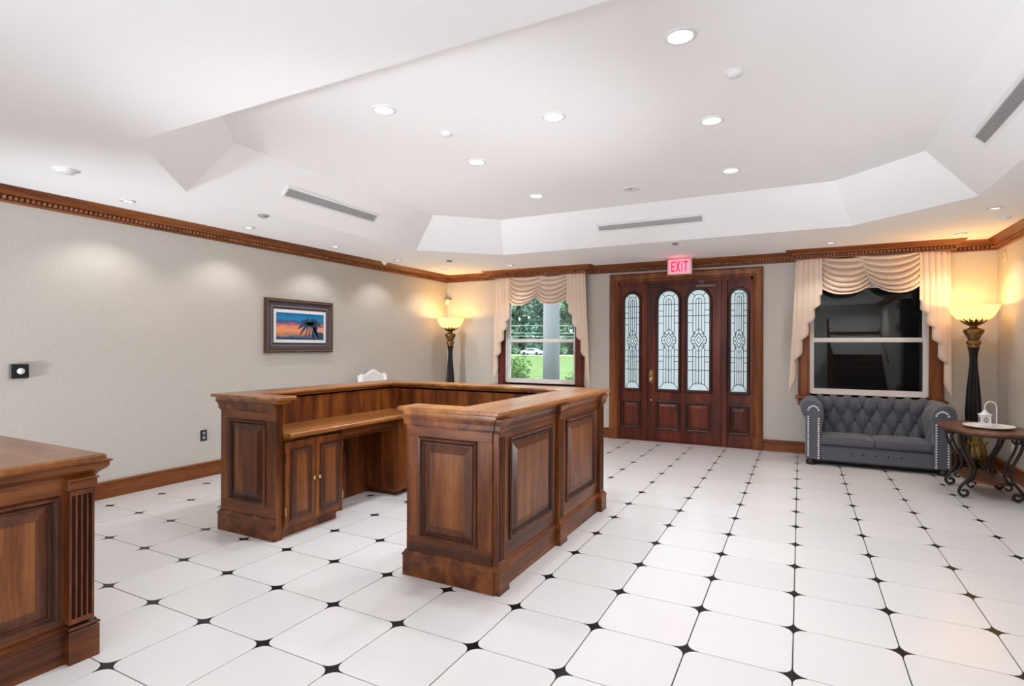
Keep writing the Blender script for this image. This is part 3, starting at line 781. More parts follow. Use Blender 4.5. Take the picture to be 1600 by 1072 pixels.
def raised(parent, o, u, n, w_, h, frame=None, zi=2, bol=.045):
    """bolection moulding, dark quirks and a raised field on a face"""
    if frame:
        fl_, fr_, fb, ft = frame; O, U, N_, K = Vector(o), Vector(u), Vector(n), Vector(Z); d_ = .012
        ax = 0 if abs(U.x) > .5 else 1; pf_ = [(0, -.003), (0, d_ - .003), (.003, d_)]
        for nm, q, a, b in (('rail', O - U * fl_ + K * h, w_ + fl_ + fr_, ft), ('rail', O - U * fl_ - K * fb, w_ + fl_ + fr_, fb)):
            obj(nm, MB().rect(q, u, Z, n, a, b, pf_), WC[ax], parent)
        for nm, q, a in (('stile', O - U * fl_, fl_), ('stile', O + U * w_, fr_)):
            obj(nm, MB().rect(q, u, Z, n, a, h, pf_), WC[2], parent)
        o = O + N_ * .004
    obj('panel_moulding', MB().rect(o, u, Z, n, w_, h, [(0, 0), (.004, bol * .55)], cap=False, mi=1)
        .rect(o, u, Z, n, w_, h, [(.004, bol * .55), (.016, bol), (.034, bol * .95), (.046, bol * .55)], cap=False)
        .rect(o, u, Z, n, w_, h, [(.046, bol * .55), (.052, .012), (.062, .004)], cap=False, mi=1)
        .rect(o, u, Z, n, w_, h, [(.062, .004), (.070, .016), (.080, .016)], cap=False)
        .rect(o, u, Z, n, w_, h, [(.080, .016), (.084, .002), (.092, .002)], cap=False, mi=1), [WB[zi], WM[zi]], parent)
    oo = Vector(o) + (Vector(u) + Vector(Z)) * .092
    obj('raised_panel', MB().rect(oo, u, Z, n, w_ - .184, h - .184, [(0, .002), (.10, .036), (.104, .031)], mi=0, capmi=1), [WB[zi], WF[zi]], parent)
rc = thing('reception_counter', (-6.1, 2.3, 0), 'large U-shaped dark walnut reception counter with raised panels in the middle of the tiled floor', 'counter')
RXF, LXF, NY, EY, TOP = -3.42, -8.80, .15, 4.45, 2.34
FOOT = [(LXF, NY), (-7.42, NY), (-7.42, .27), (-8.30, .27), (-8.30, 4.0), (-3.92, 4.0), (-3.92, .42), (-4.78, .42), (-4.78, NY), (RXF, NY), (RXF, EY), (LXF, EY)]
obj('counter_body', MB().prism(FOOT, 0, 2.2), WC[2], rc)
pil = [(.16, .36), (2.17, 2.38), (4.22, 4.42)]
PX = RXF + .08
PL = [(0, 0), (.04, 0), (.04, .27), (.052, .28), (.052, .295), (.035, .312), (.02, .335), (.02, .345), (0, .355)]
CN = [(0, 2.06), (.02, 2.06), (.025, 2.085), (.035, 2.09), (.035, 2.15), (.045, 2.165), (.06, 2.20), (.07, 2.215), (.07, 2.235), (0, 2.25)]
# two runs so the pilasters get their own returns
def run(name, prof, mats):
    front_r = [(-4.785, .40), (-4.785, NY), (RXF, NY), (RXF, .17)]
    side_r = [(RXF, .17), (PX, .17), (PX, .36), (RXF, .36), (RXF, 2.17), (PX, 2.17), (PX, 2.38), (RXF, 2.38), (RXF, 4.22), (PX, 4.22), (PX, 4.42), (RXF, 4.42), (RXF, EY)]
    back = [(RXF, EY), (LXF, EY), (LXF, NY), (-7.425, NY)]
    for p in (front_r + side_r[1:] + back[1:],):
        q = [p[0]]
        for a in p[1:]:
            if (abs(a[0] - q[-1][0]) + abs(a[1] - q[-1][1])) > 1e-4: q.append(a)
        obj(name, MB().sweep(list(reversed(q)), prof), mats, rc)
run('plinth', PL, WC[1])
run('cornice', CN, WC[1])
UT = [(-8.90, .01), (-7.27, .01), (-7.27, .42), (-8.22, .42), (-8.22, 3.96), (-4.02, 3.96), (-4.02, .46), (-4.85, .46), (-4.85, .01), (-3.27, .01), (-3.27, 4.60), (-8.90, 4.60)]
obj('counter_top', MB().prism(UT, 2.283, TOP, .014).prism(offset_poly(UT, -.06), 2.235, 2.285, .006), WT[1], rc)
# end panels and side panels
raised(rc, (-4.57, NY, .55), X, nY, .93, 1.38, (.21, .22, .195, .13))
raised(rc, (-8.58, NY, .55), X, nY, .93, 1.38, (.22, .23, .195, .13))
for y0, y1 in ((.58, 2.03), (2.60, 4.06)):
    raised(rc, (RXF, y0, .56), Y, X, y1 - y0, 1.39, (.22, .14 if y0 < 1 else .16, .205, .11))
for y0, y1 in ((.45, 2.2), (2.4, 4.15)):
    raised(rc, (LXF, y1, .56), nY, nX, y1 - y0, 1.39)
for k in range(3):
    raised(rc, (RXF - .25 - k * 1.72, EY, .56), nX, Y, 1.44, 1.39)
for a, b in pil:
    obj('pilaster', pilaster(MB(), (RXF, a + .005, 0), Y, X, b - a - .01, .40, 2.0, .078, 4), [WC[2], WM[2]], rc)
# desk inside the counter
wt = MB(); wt.prism([(-8.29, .285), (-7.26, .285), (-7.26, 3.25), (-7.31, 3.38), (-7.42, 3.44), (-7.42, 3.985), (-8.29, 3.985)], 1.655, 1.735, .015)
obj('desk_worktop', wt, WT[1], label='orange-brown wooden worktop running along the inside left wall of the counter', cat='worktop')
cb = thing('base_cabinet', (-7.85, .95, 0), 'walnut base cabinet with two panelled doors and brass knobs under the inner worktop', 'cabinet')
obj('carcass', MB().box(-8.29, -7.43, .285, 1.575, .14, 1.65).box(-8.29, -7.50, .285, 1.52, 0, .14), WC[2], cb)
obj('face_frame', MB().box(-7.43, -7.40, .285, 1.575, 1.60, 1.652).box(-7.43, -7.40, 1.55, 1.575, .14, 1.60), WC[1], cb)
def cab_door(y0, y1, z0, z1, kz, ky):
    dd = obj('door', MB().box(-7.40, -7.365, y0, y1, z0, z1, .006), WC[2], cb)
    obj('panel_moulding', MB().rect((-7.365, y0 + .09, z0 + .10), Y, Z, X, y1 - y0 - .18, z1 - z0 - .22, [(0, 0), (0, .018), (.018, .022), (.03, .004), (.042, .004)], cap=False), WM[2], dd)
    obj('raised_panel', MB().rect((-7.365, y0 + .13, z0 + .14), Y, Z, X, y1 - y0 - .26, z1 - z0 - .30, [(0, .003), (.07, .025), (.072, .022)], capmi=1), [WB[2], WF[2]], dd)
    obj('brass_knob', knob_at(MB(), -7.365, ky, kz, (1, 0, 0), .032), BRASS, dd)
    for hz in (z0 + .25, z1 - .25): obj('hinge', MB().box(-7.375, -7.36, (y0 - .012 if ky > (y0 + y1) / 2 else y1 - .004), (y0 + .004 if ky > (y0 + y1) / 2 else y1 + .012), hz - .07, hz + .07), BRASS, dd)
cab_door(.29, .905, .20, 1.59, .90, .85)
cab_door(.912, 1.545, .20, 1.59, .90, .967)
ap = thing('pencil_drawer_rail', (-7.6, 2.3, 1.46), 'long walnut rail under the inner worktop, over the dark kneehole', 'desk rail')
obj('rail_board', MB().box(-7.46, -7.40, 1.58, 3.16, 1.45, 1.652), WC[1], ap)
obj('rail_bead', MB().box(-7.40, -7.39, 1.60, 3.15, 1.475, 1.49), WM[1], ap)
pd = thing('corner_pedestal', (-7.85, 3.6, 0), 'walnut corner pedestal closing the far side of the kneehole inside the counter', 'cabinet')
obj('carcass', MB().box(-8.29, -7.42, 3.20, 3.99, .13, 1.65), WC[2], pd)
obj('toe_kick', MB().box(-8.29, -7.56, 3.27, 3.99, 0, .13), WC[0], pd)
obj('corner_stile', MB().box(-7.47, -7.40, 3.165, 3.30, .13, 1.65, .008).box(-8.29, -8.0, 3.18, 3.20, .13, 1.65), WC[2], pd)

# near desk, left
dk = thing('front_desk', (-7.9, -4.2, 0), 'walnut desk with a fluted pilaster, cut off by the left edge of the photo', 'desk')
FXD, EYD = -6.45, -2.95
obj('desk_body', MB().box(-9.6, FXD, -5.6, EYD, 0, 1.95), WC[2], dk)
DT = [(-9.75, -5.75), (-6.28, -5.75), (-6.28, -2.87), (-9.75, -2.86)]
obj('desk_top', MB().prism(DT, 1.975, 2.05, .018), WT[0], dk)
DC = [(0, 1.72), (.015, 1.72), (.02, 1.80), (.03, 1.82), (.05, 1.83), (.06, 1.85), (.12, 1.90), (.13, 1.92), (.13, 1.955), (.15, 1.965), (.15, 1.978), (0, 1.98)]
obj('cornice', MB().sweep([(-9.6, EYD), (FXD, EYD), (FXD, -5.6), (-9.6, -5.6)], DC), WC[1], dk)
PD = [(0, 0), (.06, 0), (.06, .29), (.075, .30), (.075, .315), (.05, .325), (.05, .345), (.02, .36), (0, .365)]
obj('plinth', MB().sweep([(-9.6, EYD), (FXD, EYD), (FXD, -5.6), (-9.6, -5.6)], PD), WC[1], dk)
py0, py1 = -3.165, -2.945
obj('pilaster', pilaster(MB(), (FXD, py0, 0), Y, X, py1 - py0, .43, 1.66, .10, 4), [WC[2], WM[2]], dk)
obj('pilaster_cap', MB().box(FXD, FXD + .13, py0 - .02, py1 + .015, 1.72, 1.81, .008).box(FXD, FXD + .145, py0 - .03, py1 + .025, 1.81, 1.83, .004), WC[1], dk)
obj('pilaster_base', MB().box(FXD, FXD + .15, py0 - .02, py1 + .03, 0, .32, .006).box(FXD, FXD + .13, py0 - .01, py1 + .015, .32, .35, .008), WC[1], dk)
raised(dk, (FXD, -5.3, .42), Y, X, 5.3 - 3.22, 1.25, (.3, .055, .055, .05))
raised(dk, (-6.75, EYD, .42), nX, Y, 2.6, 1.25)

# ------------------------------------------------------------------ ceiling fittings
def can(name, x, y, z, r, label, group, power, small=False, cat='ceiling light'):
    t = thing(name, (x, y, z), label, cat, group)
    if small:
        obj('trim_ring', MB().lathe([(r * .62, z - .004), (r * .66, z - .022), (r, z - .012), (r, z + .0)], x, y, 20, caps=False), plain_small, t)
        obj('lens', MB().lathe([(.001, z - .006), (r * .63, z - .006)], x, y, 16, caps=False), LENSW, t)
    else:
        obj('trim_ring', MB().lathe([(r * .74, z - .006), (r * .78, z - .022), (r, z - .012), (r, z)], x, y, 28, caps=False), TRIMW, t)
        obj('lens', MB().lathe([(.001, z - .008), (r * .76, z - .008)], x, y, 24, caps=False), LENS, t)
    if small:
        light('small_spot', 'SPOT', (x, y, z - .04), power, (1, .98, .95), .03, (0, 0, 0), t, math.radians(118), 0.55)
    else:
        light('can_light', 'AREA', (x, y, z - .035), power, (.95, .985, 1.03), r * 1.4 * T, (0, 0, 0), t, spread=math.radians(150))
plain_small = plain('grey_trim_ring', (0.62, 0.62, 0.63), 0.35)
bigs = [(-1.22, .755, 'large recessed light in the raised ceiling, nearest the camera on the right'), (-5.74, .74, 'recessed light in the raised ceiling, leftmost and nearest on that side'), (-3.47, 2.19, 'recessed light on the middle line of the raised ceiling'),
        (-1.235, 3.5, 'recessed light in the raised ceiling, second of the right-hand row'), (-5.71, 3.5, 'recessed light in the raised ceiling, second of the left-hand row'),
        (-1.24, 6.36, 'recessed light in the raised ceiling, right-hand row, nearest the doors'), (-5.7, 6.3, 'recessed light in the raised ceiling, left-hand row, nearest the doors')]
for x, y, lb in bigs: can('recessed_light', x, y, TZ, .19, lb, 'recessed lights of the raised ceiling', P_CAN)
smalls = [(-11.66, .126, 'small downlight above the left wall, first from the left beyond the blank cover'), (-11.66, 2.81, 'small downlight above the left wall, second from the left'), (-11.68, 5.61, 'small downlight above the left wall, third from the left'),
          (-11.66, 8.34, 'small downlight above the left wall, fourth from the left'), (-11.57, 10.91, 'small downlight in the far left ceiling corner over the torch lamp'), (-8.88, 10.98, 'small downlight in front of the daylit window'),
          (3.54, 8.40, 'small downlight beside the right wall over the oval table'), (3.57, 11.24, 'small downlight in the right corner before the torch lamp'), (.78, 11.17, 'small downlight above the left end of the sofa')]
for x, y, lb in smalls: can('small_downlight', x, y, CZ, .135, lb, 'small perimeter downlights', P_SMALL, True)
def disc(name, x, y, z, r, label, cat, mat_=TRIMW, dome=.05, group=None):
    t = thing(name, (x, y, z), label, cat, group)
    obj('base_plate', MB().lathe([(r, z), (r, z - .02), (r * .9, z - .025), (.001, z - .025)], x, y, 24, caps=False), mat_, t)
    obj('cover', MB().lathe([(r * .8, z - .024), (r * .75, z - dome), (r * .4, z - dome - .01), (.001, z - dome - .012)], x, y, 20, caps=False), mat_, t)
    return t
greyd = plain('grey_detector', (0.30, 0.30, 0.31), 0.5)
disc('smoke_detector', -10.29, 2.13, CZ, .11, 'small dark-rimmed detector on the low ceiling by the left wall vent', 'detector', greyd)
disc('smoke_detector', -10.22, 9.21, CZ, .11, 'small detector on the low ceiling before the daylit window', 'detector', greyd)
disc('smoke_detector', -2.97, 9.41, CZ, .09, 'small dark detector on the low ceiling in front of the EXIT sign', 'detector', greyd)
disc('blank_cover', 3.95, 9.47, CZ, .13, 'flat white round cover on the ceiling near the right wall', 'ceiling cover')
disc('blank_cover', -10.49, -1.42, CZ, .17, 'white blank round cover on the low ceiling, far left', 'ceiling cover')
disc('sprinkler_cover', -.74, 1.98, TZ, .12, 'white sprinkler cover on the raised ceiling at right', 'sprinkler', group='sprinkler covers of the raised ceiling')
disc('sprinkler_cover', -5.41, 1.98, TZ, .10, 'white sprinkler cover on the raised ceiling left of the middle light', 'sprinkler', group='sprinkler covers of the raised ceiling')
sp = thing('ceiling_speaker', (-3.45, 6.76, TZ), 'round beige ceiling speaker with spoked grille on the raised ceiling', 'speaker')
obj('speaker_rim', MB().lathe([(.20, TZ), (.20, TZ - .02), (.17, TZ - .025), (.165, TZ - .005)], -3.45, 6.76, 28, caps=False), TRIMW, sp)
obj('speaker_cone', MB().lathe([(.001, TZ - .01), (.168, TZ - .008)], -3.45, 6.76, 24, caps=False), plain('beige_grille', (0.5, 0.46, 0.40), 0.6), sp)
g = MB()
for k in range(12):
    a = PI * 2 * k / 12; g.tube([(-3.45 + .03 * math.cos(a), 6.76 + .03 * math.sin(a), TZ - .018), (-3.45 + .165 * math.cos(a), 6.76 + .165 * math.sin(a), TZ - .018)], .007, 4)
obj('grille_spokes', g, TRIMW, sp)
def vent(o, u, v, n, L_, H_, label, nb=8):
    """o: corner on the slope; u along, v up the slope, n into the room"""
    o, u, v, n = map(Vector, (o, u, v, n)); c = o + u * L_ / 2
    t = thing('air_vent', c, label, 'vent', 'linear vents of the raised ceiling')
    obj('vent_frame', MB().rect(o, u, v, n, L_, H_, [(0, 0), (0, .02), (.05, .02), (.055, .004)], cap=False), TRIMW, t)
    obj('vent_backing', MB().rect(o + u * .05 + v * .05, u, v, n, L_ - .1, H_ - .1, [(0, .003), (.001, .0035)]), DARKGAP, t)
    h = (H_ - .11) / nb
    for k in range(nb):
        p = o + u * .055 + v * (.055 + h * (k + .28)); q = h * .46
        mb = MB(); A = [p, p + u * (L_ - .11), p + u * (L_ - .11) + v * q, p + v * q]
        mb.add([a + n * .005 for a in A] + [a + n * .018 for a in A], [(4, 5, 6, 7), (0, 4, 5, 1), (1, 5, 6, 2), (2, 6, 7, 3), (3, 7, 4, 0)])
        obj('slat', mb, VENTBAR, t)
q = math.sqrt(.5)
vent((-9.68, 2.09, 6.32), Y, (q, 0, q), (q, 0, -q), 2.86, .29, 'long white linear vent on the left slope of the raised ceiling')
vent((-2.10, 8.71, 6.34), nX, (0, -q, q), (0, -q, -q), 2.83, .26, 'long white linear vent on the far slope of the raised ceiling, over the doors')
vent((2.655, 5.16, 6.345), nY, (-q, 0, q), (-q, 0, -q), 2.86, .28, 'long white linear vent on the right slope, cut by the photo edge')

# ------------------------------------------------------------------ wall things
sw = thing('wall_control', (LX, -1.2, 2.54), 'black wall control plate with a round white button on the left wall', 'switch')
obj('back_plate', MB().box(LX, LX + .05, -1.335, -1.06, 2.545, 2.81, .01), BLACKM, sw)
bt = MB().lathe([(.055, 0), (.055, .02), (.035, .03), (.001, .03)], 0, 0, 20, caps=False)
bt.v = [(LX + .05 + z, -1.185 + x, 2.68 + y) for x, y, z in bt.v]
obj('round_button', bt, plain('white_button', (.85, .85, .85), .4), sw)
def outlet(name, c, u, n, label, matp, matd):
    c, u, n = Vector(c), Vector(u), Vector(n)
    t = thing(name, c, label, 'outlet')
    obj('cover_plate', MB().rect(c - u * .08 - Vector(Z) * .13, u, Z, n, .16, .26, [(0, 0), (0, .012), (.012, .02)]), matp, t)
    for dz in (-.055, .055):
        obj('socket', MB().rect(c - u * .035 + Vector(Z) * (dz - .035) + n * .02, u, Z, n, .07, .07, [(0, 0), (.004, .004)]), matd, t)
outlet('wall_outlet', (LX, 2.348, 1.0), Y, X, 'black wall outlet low on the left wall beside the counter', BLACKM, greyd)
outlet('wall_outlet', (RX, 11.4, .75), nY, nX, 'white wall outlet low on the right wall behind the oval table', TRIMW, PLASTER)
th = thing('wall_sensor', (RX, 12.03, 5.35), 'small ivory wall plate high on the right wall beside the corner', 'sensor')
obj('sensor_body', MB().rect((RX, 12.10, 5.34), nY, Z, nX, .14, .24, [(0, 0), (0, .03), (.02, .04)]), plain('ivory_plastic', (.7, .6, .42), .5), th)
obj('sensor_slot', MB().rect((RX - .04, 12.06, 5.40), nY, Z, nX, .05, .12, [(0, 0), (.005, .006)]), plain('ivory_slot', (.5, .42, .28), .5), th)
ms = thing('motion_sensor', (-12.53, 12.52, 4.82), 'white motion sensor in the wall corner above the left torch lamp', 'sensor')
ms_b = MB().prism([(-12.64, 12.64), (-12.62, 12.47), (-12.47, 12.52), (-12.44, 12.64)], 4.83, 5.04, .01)
obj('sensor_body', ms_b, plain('warm_white_plastic', (.78, .70, .55), .45), ms)
obj('sensor_hood', MB().prism([(-12.645, 12.645), (-12.63, 12.45), (-12.455, 12.50), (-12.42, 12.645)], 5.04, 5.09, .01), plain('taupe_hood', (.30, .24, .19), .5), ms)
cs2 = thing('corner_camera', (-12.35, 8.48, 5.9), 'small white dome device on the crown moulding near the far left corner', 'sensor')
obj('dome_base', MB().box(-12.42, -12.26, 8.40, 8.56, 5.955, 6.0, .01), TRIMW, cs2)
obj('dome', MB().ball((-12.34, 8.48, 5.955), .07, 12, 6), TRIMW, cs2)

# framed picture
pf = thing('framed_picture', (LX, 5.2, 2.97), 'framed sunset print with a palm tree, ornate dark frame, on the left wall', 'picture')
a0, a1, c0, c1 = 4.01, 6.40, 2.97, 4.46
FR_D = plain('dark_bronze_frame', (0.060, 0.030, 0.018), 0.4, metal=0.2)
obj('frame', MB().rect((LX, a0, c0), Y, Z, X, a1 - a0, c1 - c0, [(0, 0), (0, .09), (.02, .105), (.075, .10), (.10, .075), (.115, .05)], cap=False), FR_D, pf)
bd = MB()
def bead(y, z): bd.ball((LX + .105, y, z), .02, 6, 4)
for k in range(40):
    yy = a0 + .05 + (a1 - a0 - .1) * k / 39; bead(yy, c0 + .05); bead(yy, c1 - .05)
for k in range(1, 25):
    zz = c0 + .05 + (c1 - c0 - .1) * k / 25; bead(a0 + .05, zz); bead(a1 - .05, zz)
obj('frame_beading', bd, plain('dull_bead', (0.28, 0.17, 0.11), .4, metal=.3), pf, kind='stuff')
def flat(y0, y1, z0, z1, dx): return MB().rect((LX, y0, z0), Y, Z, X, y1 - y0, z1 - z0, [(0, dx - .004), (.002, dx)])
obj('outer_mat', flat(a0 + .11, a1 - .11, c0 + .11, c1 - .11, .05), plain('plum_grey_mat', (0.095, 0.075, 0.10), 0.8), pf)
obj('fillet', flat(a0 + .215, a1 - .215, c0 + .20, c1 - .20, .053), plain('silver_fillet', (0.42, 0.38, 0.40), 0.4), pf)
obj('inner_mat', flat(a0 + .23, a1 - .23, c0 + .215, c1 - .215, .056), plain('dark_inner_mat', (0.045, 0.03, 0.035), 0.8), pf)
obj('white_border', flat(4.28, 6.13, 3.25, 4.17, .060), plain('white_mat', (0.85, 0.85, 0.86), 0.8), pf)
def print_mat():
    m, nt, N, L, p = new_mat('sunset_print')
    tc = N.new('ShaderNodeTexCoord'); sx = N.new('ShaderNodeSeparateXYZ'); L.new(tc.outputs['Generated'], sx.inputs[0])
    n = N.new('ShaderNodeTexNoise'); n.inputs['Scale'].default_value = 5; n.inputs['Detail'].default_value = 5
    mp = N.new('ShaderNodeMapping'); mp.inputs['Scale'].default_value = (1, 1, 2.2); L.new(tc.outputs['Generated'], mp.inputs[0]); L.new(mp.outputs[0], n.inputs['Vector'])
    a = N.new('ShaderNodeMath'); a.operation = 'MULTIPLY_ADD'; a.inputs[1].default_value = .34; a.inputs[2].default_value = -.17; L.new(n.outputs['Fac'], a.inputs[0])
    b = N.new('ShaderNodeMath'); L.new(sx.outputs['Z'], b.inputs[0]); L.new(a.outputs[0], b.inputs[1])
    r = N.new('ShaderNodeValToRGB'); e = r.color_ramp.elements
    e[0].position = 0; e[0].color = (.015, .06, .14, 1); e[1].position = 1; e[1].color = (.01, .14, .36, 1)
    for ps, c in ((.10, (.05, .13, .22, 1)), (.17, (.42, .22, .20, 1)), (.24, (.75, .26, .12, 1)), (.36, (.90, .36, .16, 1)), (.50, (.80, .25, .17, 1)), (.60, (.20, .12, .22, 1)), (.68, (.05, .12, .28, 1)), (.78, (.02, .26, .52, 1))):
        k = e.new(ps); k.color = c
    L.new(b.outputs[0], r.inputs[0]); L.new(r.outputs[0], p.inputs['Base Color']); p.inputs['Roughness'].default_value = .25
    return m
pr_ = obj('print', flat(4.36, 6.05, 3.335, 4.085, .063), print_mat(), pf)
PALM = plain('palm_ink', (0.016, 0.065, 0.125), 0.5)
pm = MB(); px_, pz_ = 5.52, 3.80
pm.add([(LX + .0645, px_ - .025, 3.345), (LX + .0645, px_ + .02, 3.345), (LX + .0645, px_ + .012, pz_), (LX + .0645, px_ - .012, pz_)], [(0, 1, 2, 3)])
for a_, L_ in ((15, .46), (40, .42), (70, .34), (110, .34), (145, .40), (175, .44), (205, .44), (-10, .46), (-35, .44), (-62, .36), (235, .38), (258, .3)):
    a_ = math.radians(a_); pts = []
    for k in range(6):
        t = k / 5; pts.append((px_ + math.cos(a_) * L_ * t, pz_ + math.sin(a_) * L_ * t - .20 * t * t))
    for k in range(5):
        w0, w1 = .05 * math.sin(PI * (k + 1) / 7) + .006, .05 * math.sin(PI * (k + 2) / 7) * (k < 4) + .003
        (y0, z0), (y1, z1) = pts[k], pts[k + 1]
        pm.add([(LX + .0645, y0, z0 - w0), (LX + .0645, y1, z1 - w1), (LX + .0645, y1, z1 + w1), (LX + .0645, y0, z0 + w0)], [(0, 1, 2, 3)])
pm.add([(LX + .0645, y, z) for y, z in ((5.58, 3.345), (6.04, 3.345), (6.04, 3.52), (5.86, 3.58), (5.76, 3.72), (5.64, 3.70))], [(0, 1, 2, 3, 4, 5)])
obj('palm_silhouette', pm, PALM, pr_)
obj('pink_hut', MB().rect((LX + .0645, 5.80, 3.56), Y, Z, X, .20, .13, [(0, 0), (.004, .001)]), plain('pink_hut_ink', (.75, .36, .30), .5), pr_)

# ------------------------------------------------------------------ torch lamps
def torch(loc, label):
    x, y, z = loc
    t = thing('torch_lamp', loc, label, 'floor lamp', 'matching torch lamps')
    # base: three scrolled feet, gold acanthus bulb
    obj('foot_disc', MB().lathe([(.26, .0), (.27, .03), (.22, .06), (.10, .11), (.085, .16)], x, y, 24), LAMPBLK, t)
    for k in range(3):
        a = PI / 2 + 2 * PI * k / 3 - .45; dx, dy = math.cos(a), math.sin(a)
        pts = []
        for rr, zz in ((.06, .52), (.10, .40), (.17, .30), (.28, .20), (.38, .11), (.42, .06)): pts.append((x + dx * rr, y + dy * rr, zz))
        for q in range(9):
            b = -PI / 2 - .3 + q * .75; rad = .055 - .004 * q; pts.append((x + dx * (.455 + rad * math.cos(b)), y + dy * (.455 + rad * math.cos(b)), .072 + rad * math.sin(b)))
        obj('scroll_foot', MB().tube(pts, [.05] * 4 + [.042] * 2 + [.032] * 9, 8), LAMPBLK, t)
    obj('gold_bulb', MB().lathe([(.09, .34), (.16, .38), (.23, .47), (.26, .56), (.24, .66), (.19, .76), (.17, .86), (.20, .95), (.18, 1.02), (.12, 1.06)], x, y, 40, 10, .09), GOLD, t)
    lv = MB()
    for k in range(9):
        a = 2 * PI * k / 9; dx, dy = math.cos(a), math.sin(a)
        for sgn in (1, -1):
            pts = []
            for q in range(10):
                tt = q / 9; th_ = a + sgn * .30 * math.sin(tt * PI); rr = .245 - .02 * tt + (.05 if q > 7 else 0); pts.append((x + rr * math.cos(th_), y + rr * math.sin(th_), .42 + .42 * tt))
            lv.tube(pts, .016, 5)
    obj('acanthus_scrolls', lv, GOLD, t)
    obj('column', MB().lathe([(.09, 1.05), (.115, 1.10), (.142, 1.25), (.150, 1.45), (.150, 1.65), (.140, 1.90), (.124, 2.15), (.102, 2.42), (.080, 2.70), (.074, 2.88), (.084, 3.05), (.108, 3.18)], x, y, 72, 12, .10), LAMPBLK, t)
    obj('collar', MB().lathe([(.12, 3.175), (.135, 3.19), (.12, 3.215), (.105, 3.225), (.14, 3.26), (.155, 3.30), (.145, 3.345), (.11, 3.375)], x, y, 28), BRONZE, t)
    obj('vase', MB().lathe([(.108, 3.37), (.125, 3.42), (.165, 3.50), (.205, 3.57), (.215, 3.61), (.195, 3.645), (.11, 3.67), (.075, 3.69)], x, y, 32, 8, .03), BRONZE, t)
    obj('cup', MB().lathe([(.075, 3.685), (.09, 3.70), (.075, 3.72), (.12, 3.745), (.19, 3.78), (.245, 3.83), (.26, 3.86), (.25, 3.86), (.235, 3.84), (.16, 3.78)], x, y, 32, 16, .02, caps=False), BRONZE, t)
    lf = MB()
    for k in range(16):
        a = 2 * PI * k / 16; lf.add([(x + r_ * math.cos(a + o_), y + r_ * math.sin(a + o_), zz) for r_, o_, zz in ((.255, -.17, 3.835), (.255, .17, 3.835), (.325, .10, 3.895), (.352, 0, 3.935), (.325, -.10, 3.895))], [(0, 1, 2, 3, 4)])
    obj('cup_leaves', lf, BRONZE, t, solid=.008)
    bowl = [(.10, 3.765), (.20, 3.80), (.30, 3.87), (.39, 3.96), (.455, 4.07), (.50, 4.17), (.52, 4.225), (.53, 4.235), (.515, 4.24), (.49, 4.175), (.44, 4.08), (.375, 3.975), (.29, 3.89), (.19, 3.82), (.08, 3.79)]
    obj('glass_bowl', MB().lathe(bowl, x, y, 40, caps=False), BOWL, t)
    obj('bulb', MB().ball((x, y, 4.00), .085, 12, 8), emitter('warm_bulb', (1, .78, .42), 14.0), t)
    light('lamp_light', 'POINT', (x, y, 4.17), P_LAMP, (1.0, .56, .14), .035, parent=t)
    return t
torch((3.93, 11.72, 0), 'tall black and bronze torch lamp, lit, in the right corner behind the oval table')
torch((-11.86, 11.72, 0), 'tall black and bronze torch lamp, lit, in the far left corner')

